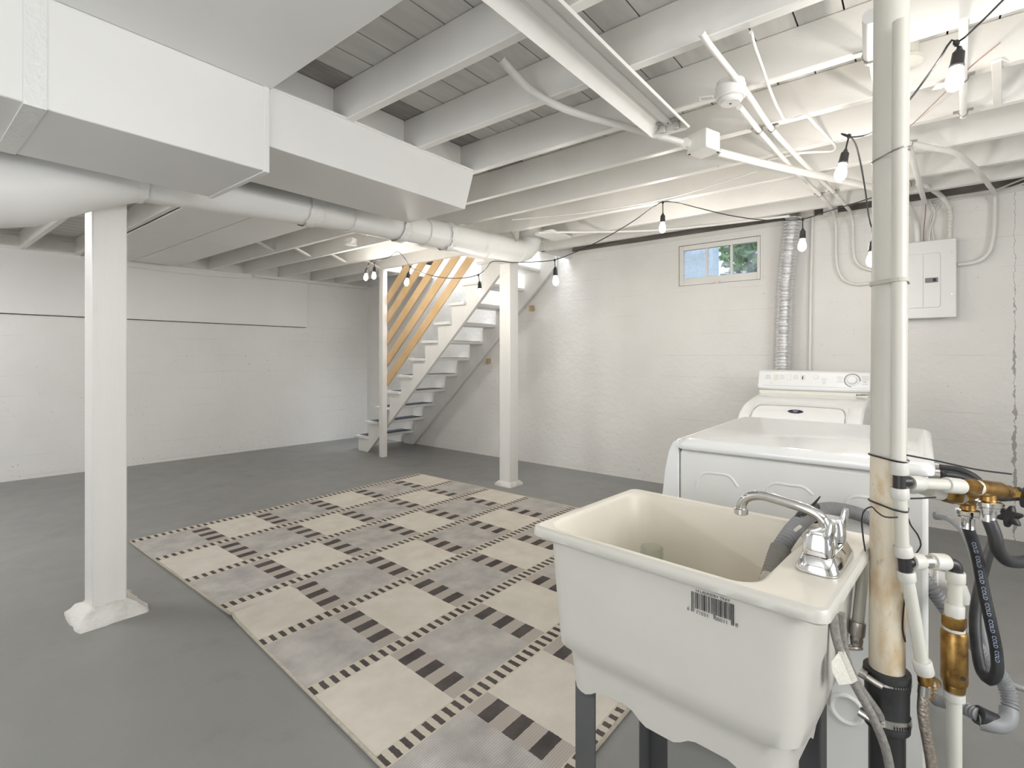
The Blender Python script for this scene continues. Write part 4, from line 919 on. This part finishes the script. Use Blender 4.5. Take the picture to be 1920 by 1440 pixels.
# jar standing in the tub
jc = Vector((1.235, 0.535, 0.578))
jar = thing('glass_jar', 'clear glass jar with threaded mouth standing in the laundry tub', 'jar', jc)
obj('glass', MB().stack(jc, (0,0,1), [(0,0.030),(0.004,0.035),(0.085,0.036),(0.098,0.034),(0.108,0.029),(0.114,0.0275),(0.117,0.0290),(0.120,0.0275),(0.125,0.0290),(0.128,0.0275),(0.138,0.0275),(0.140,0.0265),(0.138,0.0252),(0.112,0.0252),(0.104,0.028),(0.095,0.032),(0.006,0.032)], 32, (True, True)), JARGLASS, jar, smooth=60)
lb = MB(); n = 10
lb.loft([[jc + Vector((0.0363*math.cos(R(205+i*6)), 0.0363*math.sin(R(205+i*6)), z)) for i in range(n)] for z in (0.03, 0.085)], (False, False))
lb.f = [f for f in lb.f if not (n-1 in f and 0 in f)]
obj('label', lb, TAG, jar)

# ---------------------------------------------------------------- drain stack beside the sink
dsb = Vector((1.238,0.054,0.594)); dst = Vector((1.244,0.047,1.833))
dtop = dst + (dst-dsb)*((2.40-dst.z)/(dst.z-dsb.z))
sp_ = thing('drain_stack', 'tall cream plastic drain pipe in black rubber coupling beside the sink', 'drain pipe', (dsb.x, dsb.y, 0))
def along(z): return dsb + (dtop-dsb)*((z-dsb.z)/(dtop.z-dsb.z))
obj('pipe', MB().cyl(along(0.57), along(1.005), 0.0295, n=32), PVC, sp_)
obj('pipe', MB().cyl(along(1.005), along(2.40), 0.0292, n=32), PVC_TOP, sp_)
cb_ = along(0.50)
cpl = obj('rubber_coupling', MB().stack((dsb.x,dsb.y,0.478), (0,0,1), [(0,0.034),(0.002,0.0375),(0.012,0.038),(0.018,0.036),(0.075,0.0365),(0.085,0.038),(0.104,0.039),(0.112,0.0385),(0.114,0.031)], 36), RUBBER, sp_, smooth=50)
for z_ in (0.575, 0.498):
    cl_ = obj('hose_clamp', MB().stack((dsb.x,dsb.y,z_-0.007), (0.12,0.06,1), [(0,0.0385),(0,0.0395),(0.0135,0.0395),(0.0135,0.0385)], 36, (False, False)), STEEL, sp_)
    a_ = Vector((dsb.x-0.036, dsb.y+0.018, z_+0.002))
    obj('clamp_screw', MB().cyl(a_ + Vector((0.0,0.012,0.003)), a_ + Vector((-0.004,-0.014,-0.004)), 0.0065, n=12).cyl(a_ + Vector((0.004,0.024,0.006)), a_ + Vector((0.002,0.012,0.003)), 0.009, n=12), STEEL, cl_)
    nt_ = MB()
    for q in range(8):
        w = R(200 + q*7); d = Vector((math.cos(w), math.sin(w), 0)); c = Vector((dsb.x,dsb.y,z_+0.001)) + d*0.0397
        nt_.bar(c + Vector((0,0,-0.0035)), c + Vector((0,0,0.0035)), 0.0018, 0.0006, d)
    obj('clamp_notches', nt_, INK, cl_)
obj('pipe', MB().cyl((dsb.x,dsb.y,0), (dsb.x,dsb.y,0.49), 0.0300, n=32), BLACKP, sp_)
RA, RB_ = Vector((1.198,0.032,1.825)), Vector((1.196,0.035,0.997))
def riser(z): return RA + (RB_-RA)*((z-RA.z)/(RB_.z-RA.z))
def hoop(z, th=0.0018, tilt=0.0, flat=1.0):
    pts = []
    for c, r_ in ((along(z), 0.0295), (riser(z), 0.0122)):
        for k in range(28): pts.append((c.x + (r_+th)*math.cos(2*math.pi*k/28), c.y + (r_+th)*math.sin(2*math.pi*k/28)))
    pts = sorted(set(pts))
    def half(ps):
        h = []
        for p in ps:
            while len(h) > 1 and (h[-1][0]-h[-2][0])*(p[1]-h[-2][1]) - (h[-1][1]-h[-2][1])*(p[0]-h[-2][0]) <= 0: h.pop()
            h.append(p)
        return h
    ring_ = half(pts)[:-1] + half(pts[::-1])[:-1]; c0 = along(z)
    path = [Vector((x, y_, z + tilt*((x-c0.x)*0.6 - (y_-c0.y)*0.8))) for x, y_ in ring_]; path.append(path[0])
    mb = MB()
    for k in range(int(flat)): mb.tube([p + Vector((0,0,k*th*1.6)) for p in path], th, 6, smooth=False)
    return mb
single('pipe_tie', hoop(1.59, 0.0014, 0.25), STEEL, 'thin steel wire tie around the tall pipes just below the joists', 'tie')
single('pipe_strap', hoop(1.340, 0.0016, 0.0, 3), PVC_TOP, 'beige strap around the tall pipes at breaker panel height', 'strap')
single('cable_tie', hoop(1.003, tilt=-0.12), CORD, 'black cable tie around the tall pipes, upper one', 'tie')
single('cable_tie', hoop(0.912, tilt=-0.14), CORD, 'black cable tie around the tall pipes, lower one', 'tie')
single('cable_tie', MB().tube([(1.211,0.024,1.015), (1.275,-0.025,0.999), (1.347,-0.082,0.979), (1.419,-0.139,0.965)], 0.0016, 6), CORD, 'long black cable tie tail sticking out right above the brass valves', 'tie')
single('cable_tie', MB().tube([(1.210,0.025,0.933), (1.240,0.003,0.931), (1.272,-0.020,0.930)], 0.0016, 6), CORD, 'short black cable tie tail sticking out below the upper tee', 'tie')
single('black_wire', MB().tube([(1.175,0.084,0.831), (1.167,0.087,0.861), (1.159,0.088,0.898), (1.157,0.083,0.914), (1.158,0.073,0.921), (1.170,0.068,0.912), (1.181,0.054,0.900), (1.187,0.038,0.901), (1.218,0.023,0.899), (1.230,0.017,0.880), (1.251,0.006,0.856), (1.254,0.002,0.839), (1.254,0.010,0.820), (1.246,0.020,0.812)], 0.0014, 6, step=0.006), CORD, 'thin black wire wound loosely around the stained drain pipe', 'wire')
single('black_wire', MB().tube([(1.223,0.025,0.753), (1.220,0.028,0.713), (1.219,0.029,0.683), (1.223,0.025,0.659)], 0.0015, 6), CORD, 'short black wire end hanging beside the slanted water line', 'wire')

# ---------------------------------------------------------------- water lines (PEX) and valves
def fitting(name, p, ax, prof, m, parent, n=18, rot=0.0): return obj(name, MB().stack(p, ax, prof, n, rot=rot), m, parent, smooth=40)
def ring(p0, p1, r, parent, m=FITTING, name='crimp_collar'):
    p0 = Vector(p0); p1 = Vector(p1); L = (p1-p0).length
    return obj(name, MB().stack(p0, p1-p0, [(0,r*0.93),(L*0.12,r),(L*0.88,r),(L,r*0.93)], 20), m, parent, smooth=40)
wl_ = thing('water_line', 'milky plastic water riser with black tees strapped to the tall drain pipe', 'water pipe', (1.229,0.001,0.618))
obj('tube', MB().tube([(1.198,0.032,1.825), (1.197,0.033,1.566), (1.196,0.034,1.268), (1.196,0.035,0.997)], 0.0122, 18, smooth=False), PVC_TOP, wl_, smooth=60)
ring((1.196,0.034,1.005), (1.197,0.033,0.980), 0.0152, wl_)
obj('tee', MB().cyl((1.197,0.033,0.982), (1.197,0.033,0.953), 0.0105, n=16).cyl((1.197,0.033,0.967), (1.208,0.019,0.967), 0.0095, n=16), BLACKP, wl_)
ring((1.197,0.033,0.955), (1.198,0.032,0.935), 0.0150, wl_)
obj('tube', MB().cyl((1.198,0.032,0.937), (1.201,0.029,0.842), 0.0112, n=18), PEX, wl_)
ring((1.201,0.029,0.846), (1.202,0.026,0.827), 0.0152, wl_)
obj('tee', MB().cyl((1.202,0.026,0.828), (1.204,0.024,0.798), 0.0108, n=16).cyl((1.204,0.025,0.816), (1.214,0.012,0.816), 0.0095, n=16), BLACKP, wl_)
ring((1.204,0.024,0.800), (1.206,0.022,0.782), 0.0150, wl_)
obj('tube', MB().tube([(1.206,0.022,0.784), (1.207,0.020,0.774), (1.216,0.010,0.701), (1.224,0.000,0.628)], 0.0108, 18), PEX, wl_, smooth=60)
ring((1.223,0.001,0.633), (1.227,-0.004,0.609), 0.0155, wl_)
fitting('hose_nut', (1.227,-0.004,0.611), (0.1,-0.05,-1), [(0,0.010),(0.006,0.0125),(0.020,0.0125),(0.022,0.009),(0.032,0.009),(0.034,0.0115),(0.046,0.0115)], BRASS, wl_, 10)
obj('valve_stem', MB().cyl((1.229,-0.006,0.595), (1.243,-0.016,0.586), 0.0055, n=12).cyl((1.242,-0.015,0.588), (1.247,-0.018,0.584), 0.012, n=16), STEEL, wl_)
obj('braided_hose', MB().tube([(1.226,-0.003,0.575), (1.225,-0.001,0.541), (1.227,-0.004,0.507), (1.234,-0.012,0.452), (1.249,-0.024,0.268), (1.246,-0.020,0.068)], 0.0092, 16), BRAID, wl_, smooth=60)
obj('crimp_sleeve', MB().cyl((1.227,-0.004,0.587), (1.226,-0.003,0.569), 0.0105, n=16), STEEL, wl_)
# lower branch with the brass valve
lb_ = thing('shutoff_line', 'water branch dropping through a long aged brass fitting to the floor', 'water pipe', (1.283,-0.050,0.501))
ring((1.211,0.016,0.817), (1.229,0.001,0.815), 0.0150, lb_)
obj('tube', MB().cyl((1.228,0.002,0.815), (1.243,-0.016,0.815), 0.0105, n=18), PEX, lb_)
obj('ring_mark', MB().cyl((1.233,-0.003,0.815), (1.240,-0.012,0.815), 0.0112, n=18), STEEL, lb_)
ring((1.242,-0.015,0.815), (1.265,-0.035,0.812), 0.0152, lb_)
obj('elbow', MB().tube([(1.263,-0.034,0.810), (1.272,-0.044,0.809), (1.275,-0.049,0.804), (1.276,-0.049,0.788)], 0.0110, 14, step=0.004), BLACKP, lb_)
ring((1.275,-0.049,0.795), (1.275,-0.049,0.775), 0.0152, lb_)
obj('tube', MB().cyl((1.275,-0.049,0.778), (1.275,-0.048,0.728), 0.0115, n=18), PEX, lb_)
ring((1.275,-0.048,0.733), (1.274,-0.047,0.707), 0.0152, lb_)
P0 = Vector((1.274,-0.047,0.713))
fitting('hex_nut', P0, (0,0,-1), [(0,0.013),(0.003,0.0195),(0.020,0.0195),(0.024,0.017)], BRASS, lb_, 6)
fitting('thread_tape', P0 + Vector((0,0,-0.024)), (0,0,-1), [(0,0.0165),(0.005,0.0165)], FITTING, lb_)
vb = fitting('valve_body', P0 + Vector((0,0,-0.029)), (0,0,-1), [(0,0.0185),(0.004,0.0205),(0.094,0.0205),(0.100,0.0185)], BRASS, lb_, 24)
obj('bleed_hole', MB().cyl(P0 + Vector((-0.0165,-0.0120,-0.108)), P0 + Vector((-0.0172,-0.0124,-0.108)), 0.004, n=12), INK, vb)
fitting('thread', P0 + Vector((0,0,-0.129)), (0,0,-1), [(0,0.0165),(0.004,0.0175),(0.010,0.0165),(0.015,0.0165)], BRASS, lb_)
fitting('crimp_collar', P0 + Vector((0,0,-0.142)), (0,0,-1), [(0,0.0165),(0.016,0.0165),(0.018,0.0125)], FITTING, lb_)
obj('tube', MB().cyl(P0 + Vector((0,0,-0.155)), Vector((P0.x,P0.y,0)), 0.0118, n=18), PEX, lb_)
# upper pair of washer valves
def handle(parent, c, ax, r_):
    c = Vector(c); t = Vector(ax).normalized(); a = t.orthogonal().normalized(); b = t.cross(a); n = 48
    f = lambda i: r_*(0.80 + 0.20*math.cos(6*2*math.pi*i/n))
    return obj('hand_wheel', MB().loft([[c + t*h + a*(f(i)*q*math.cos(2*math.pi*i/n)) + b*(f(i)*q*math.sin(2*math.pi*i/n)) for i in range(n)] for h, q in ((-0.007,0.75),(-0.004,0.97),(0.004,1.0),(0.008,0.8),(0.009,0.3))]), RUBBER, parent, smooth=50)
def valve(name, label, pts, hc, drop):
    """pts: tee exit, tube end, collar end, nut end, body end, stem end"""
    t = thing(name, label, 'valve', pts[0]); p = [Vector(q) for q in pts]; ax = (p[4]-p[2]).normalized()
    ring(p[0], p[0].lerp(p[1],0.32), 0.0142, t)
    obj('tube', MB().cyl(p[0], p[1], 0.0108, n=18), PEX, t)
    ring(p[1], p[2], 0.0150, t)
    L = (p[3]-p[2]).length
    fitting('hex_nut', p[2], p[3]-p[2], [(0,0.011),(L*0.12,0.0150),(L*0.82,0.0175),(L,0.0165)], BRASS, t, 6)
    fitting('thread_tape', p[3], ax, [(0,0.0150),(0.008,0.0150)], FITTING, t)
    bl_ = (p[4]-p[3]).length
    bd_ = fitting('valve_body', p[3] + ax*0.006, ax, [(0,0.013),(0.003,0.0165),(bl_*0.7,0.0165),(bl_*0.78,0.0125),(bl_,0.0125)], BRASS, t, 20)
    mid = p[3].lerp(p[4], 0.42)
    fitting('outlet', mid, (0,0,-1), [(0,0.0125),(0.018,0.0125),(0.024,0.0145)], BRASS, bd_, 18)
    hb = mid + Vector((0,0,-0.022))
    fitting('hose_nut', hb, (0,0,-1), [(0,0.0175),(0.002,0.0205),(0.010,0.0205),(0.012,0.0180),(0.016,0.0180)], CHROME, bd_, 28)
    ls = (p[5]-p[4]).length
    fitting('packing_nut', p[4], ax, [(0,0.0105),(ls*0.45,0.0105),(ls*0.46,0.0075),(ls*0.62,0.0062),(ls,0.0045)], BRASS_NEW, t, 6)
    handle(t, hc, ax, 0.024)
    return hb + Vector((0,0,-0.016))
hotp = valve('hot_water_valve', 'upper brass washer valve with black wheel at the right edge', [(1.216,0.018,0.962), (1.284,-0.035,0.954), (1.316,-0.059,0.948), (1.346,-0.080,0.944), (1.413,-0.132,0.929), (1.451,-0.164,0.918)], (1.451,-0.163,0.918), 0)
cold = valve('cold_water_valve', 'lower brass washer valve with black wheel below the first', [(1.262,0.024,0.948), (1.340,-0.009,0.927), (1.369,-0.029,0.919), (1.403,-0.056,0.910), (1.463,-0.099,0.894), (1.504,-0.134,0.866)], (1.513,-0.145,0.859), 0)
def printed_hose(name, label, start, pts, r_, text=None):
    t = thing(name, label, 'hose', start); start = Vector(start)
    obj('ferrule', MB().stack(start + Vector((0,0,0.002)), (0,0,-1), [(0,0.0125),(0.003,0.0118),(0.024,0.0118),(0.026,0.0125)], 18), CHROME, t)
    path = spline([start + Vector((0,0,-0.02))] + [Vector(q) for q in pts], 0.008)
    mb = MB(); h = obj('hose', mb.tube(path, r_, 16, smooth=False), RUBBER, t, smooth=60)
    if text:
        # lettering wrapped on the camera side of the hose
        acc = [0.0]
        for a, b in zip(path, path[1:]): acc.append(acc[-1] + (b-a).length)
        tm = MB(); d0 = 0.03
        for rep in range(text[1]):
            vs_, fs2 = text_mesh(text[0], 0.0095); wd = max(v[0] for v in vs_) - min(v[0] for v in vs_); nv = []
            for v in vs_:
                d = d0 + rep*(wd+0.006) + wd/2 + v[0]; k = 0
                while k < len(acc)-2 and acc[k+1] < d: k += 1
                f = (d-acc[k])/max(1e-6, acc[k+1]-acc[k]); c = path[k].lerp(path[k+1], f); tg = (path[k+1]-path[k]).normalized()
                view = (Vector((0,0,1.2)) - c).normalized(); nn = (view - tg*view.dot(tg)).normalized(); sd = tg.cross(nn)
                w = v[1]/r_; nv.append(c + (nn*math.cos(w) - sd*math.sin(w))*(r_+0.0004))
            tm.add(nv, fs2)
        obj('printed_letters', tm, mat('pale_blue_ink', (0.45, 0.55, 0.75), 0.6), h, smooth=0)
    return t
printed_hose('washer_hose', 'black rubber hose printed COLD looping down from the lower valve', cold, [(1.442,-0.089,0.785), (1.437,-0.098,0.723), (1.434,-0.110,0.651), (1.441,-0.119,0.591), (1.440,-0.119,0.550), (1.446,-0.109,0.529), (1.463,-0.099,0.532), (1.483,-0.092,0.568), (1.521,-0.091,0.621), (1.594,-0.103,0.669), (1.700,-0.123,0.703), (1.847,-0.146,0.719), (2.046,-0.155,0.705), (2.13,-0.14,0.81), (2.13,-0.10,0.84), (2.13,-0.035,0.845)], 0.0105, ('COLD', 8))
printed_hose('washer_hose', 'black rubber hose bending right from the upper valve', hotp, [(1.371,-0.111,0.849), (1.373,-0.115,0.823), (1.382,-0.126,0.804), (1.410,-0.144,0.794), (1.461,-0.177,0.792), (1.538,-0.225,0.800), (1.66,-0.36,0.80), (1.88,-0.42,0.77), (2.10,-0.34,0.76), (2.14,-0.24,0.78), (2.073,-0.157,0.785), (2.059,-0.123,0.821), (2.048,-0.085,0.838), (2.023,-0.046,0.843), (2.0,-0.04,0.845)], 0.0115)
# grey drain hose from the tub over the rim and down to the floor
gh = thing('drain_hose', 'grey corrugated washer drain hose hooked over the sink rim', 'hose', (1.417,0.183,0.829))
hp = [(1.134,0.232,0.777), (1.163,0.227,0.804), (1.196,0.218,0.824), (1.241,0.210,0.836), (1.313,0.200,0.841), (1.401,0.186,0.836), (1.496,0.164,0.820), (1.561,0.131,0.801), (1.603,0.095,0.777), (1.628,0.063,0.743), (1.637,0.036,0.703), (1.637,0.004,0.657), (1.633,-0.023,0.620), (1.643,-0.052,0.572), (1.672,-0.087,0.514), (1.700,-0.123,0.462), (1.726,-0.155,0.406), (1.721,-0.165,0.371), (1.707,-0.163,0.345)]
obj('corrugated_tube', MB().tube(hp, 0.0165, 16, rf=lambda d: 0.0155 + 0.0016*(1 if math.sin(2*math.pi*d/0.0082) > 0 else -1), step=0.00205), HOSEGREY, gh, smooth=30)
obj('smooth_end', MB().tube([(1.707,-0.163,0.352), (1.691,-0.160,0.336), (1.666,-0.144,0.330), (1.650,-0.124,0.332), (1.648,-0.106,0.331)], 0.0185, 18, step=0.006), HOSEGREY, gh, smooth=60)
obj('black_cuff', MB().cyl((1.667,-0.137,0.329), (1.646,-0.103,0.346), 0.0205, 0.021, n=20), RUBBER, gh)
obj('corrugated_tube', MB().tube([(1.647,-0.105,0.345), (1.673,-0.073,0.338), (1.702,-0.045,0.322), (1.727,-0.028,0.308)], 0.0145, 16, rf=lambda d: 0.0140 + 0.0016*(1 if math.sin(2*math.pi*d/0.0082) > 0 else -1), step=0.00205), HOSEGREY, gh, smooth=30)
obj('outlet_cuff', MB().tube([(1.164,0.226,0.806), (1.143,0.229,0.790), (1.127,0.233,0.769), (1.119,0.235,0.758)], 0.0205, 18, rf=lambda d: 0.0195 + 0.0008*math.sin(2*math.pi*d/0.006), step=0.0015), mat('grey_brown_cuff', (0.20, 0.19, 0.17), 0.6), gh, smooth=60)
obj('lint_trap', MB().tube([(1.120,0.234,0.764), (1.111,0.236,0.752), (1.104,0.237,0.743), (1.103,0.238,0.724), (1.103,0.239,0.703)], [0.018,0.020,0.014,0.013,0.016], 14, smooth=False), mat('dirty_mesh_sock', (0.42, 0.38, 0.32), 0.7, color2=(0.55, 0.52, 0.46), nscale=60, bump=0.8, bscale=120), gh, smooth=60)
obj('hook_guide', MB().tube([(1.238,0.214,0.836), (1.262,0.208,0.852), (1.301,0.199,0.858), (1.353,0.190,0.855)], 0.009, 8, step=0.01).tube([(1.380,0.196,0.816), (1.413,0.188,0.814), (1.457,0.180,0.802)], 0.008, 8, step=0.01), BLACKP, gh, smooth=60)
single('cable_tie', MB().torus((1.214,0.213,0.827), (0.1,0.75,0.6), 0.021, 0.0025, 28, 8, 1.4).tube([(1.224,0.199,0.822), (1.233,0.189,0.813), (1.235,0.185,0.821)], 0.002, 6), FITTING, 'white cable tie holding the grey drain hose at the tub', 'tie')
single('cable_tie', MB().tube([(1.305,0.195,0.856), (1.310,0.188,0.871), (1.319,0.177,0.888)], [0.003,0.0032,0.0012], 6, smooth=False), BLACKP, 'black pointed tie end standing up behind the faucet spout', 'tie')

# power cord
pc = thing('power_cord', 'grey power cord curving down behind the washer valves', 'cord', (2.078,-0.035,0.700))
obj('strain_relief', MB().stack((2.074,-0.030,0.702), (0.35,-0.8,-0.05), [(0,0.012),(0.012,0.012),(0.03,0.008),(0.04,0.0075)], 14), GREYCORD, pc)
obj('cable', MB().tube([(2.078,-0.035,0.700), (2.032,-0.058,0.709), (1.991,-0.086,0.697), (1.942,-0.105,0.661), (1.886,-0.115,0.606), (1.866,-0.122,0.522), (1.846,-0.129,0.446), (1.833,-0.145,0.388), (1.830,-0.173,0.358), (1.836,-0.212,0.351), (2.02,-0.62,0.20), (2.35,-0.85,0.02), (3.2,-0.95,0.009), (4.3,-1.05,0.009), (4.60,-1.05,0.12), (4.63,-1.05,0.40)], 0.0075, 12), GREYCORD, pc, smooth=60)

# supply lines under the sink
su = thing('supply_line', 'braided supply line with paper tag under the sink deck, near one', 'supply hose', (1.036,0.114,0.731))
obj('braid', MB().tube([(1.055,0.122,0.748), (1.058,0.119,0.711), (1.063,0.112,0.681), (1.079,0.101,0.640), (1.097,0.087,0.601), (1.116,0.070,0.558), (1.137,0.052,0.498), (1.162,0.037,0.394), (1.20,-0.02,0.15), (1.22,-0.03,0.0)], 0.0075, 12), GREYBRAID, su, smooth=60)
tgm = MB()
for sgn in (-1, 1):
    a_ = [Vector((1.052,0.115,0.685)), Vector((1.060,0.105,0.685)), Vector((1.074,0.088,0.635)), Vector((1.067,0.097,0.628))] if sgn > 0 else [Vector((1.048,0.114,0.685)), Vector((1.047,0.110,0.679)), Vector((1.060,0.095,0.633)), Vector((1.029,0.110,0.640)), Vector((1.018,0.118,0.663)), Vector((1.020,0.121,0.680))]
    nn = (a_[1]-a_[0]).cross(a_[2]-a_[0]).normalized()*0.0006
    tgm.loft([[q + nn for q in a_], [q - nn for q in a_]])
obj('paper_tag', tgm, TAG, su, smooth=0)
su2 = thing('supply_line', 'dark grey supply line under the sink deck, far one', 'supply hose', (1.125,0.115,0.693))
obj('braid', MB().tube([(1.136,0.118,0.718), (1.137,0.116,0.678), (1.141,0.112,0.638), (1.158,0.098,0.590), (1.180,0.078,0.549), (1.208,0.059,0.504), (1.256,0.032,0.385), (1.31,0.0,0.15), (1.33,-0.01,0.0)], 0.007, 12), GREYBRAID, su2, smooth=60)
sv = thing('stop_valve', 'steel stop valve on a milky pipe behind the sink corner', 'valve', (1.201,0.100,0.667))
obj('tube', MB().cyl((1.284,0.092,0.800), (1.250,0.103,0.645), 0.0105, n=16), PEX, sv)
ring((1.251,0.102,0.662), (1.249,0.104,0.634), 0.0145, sv, STEEL)
fitting('body', (1.249,0.104,0.637), (0,0,-1), [(0,0.010),(0.012,0.012),(0.026,0.010)], STEEL, sv, 10)
obj('oval_handle', MB().torus((1.233,0.108,0.614), (0.3,0.25,1), 0.013, 0.004, 24, 8), STEEL, sv)
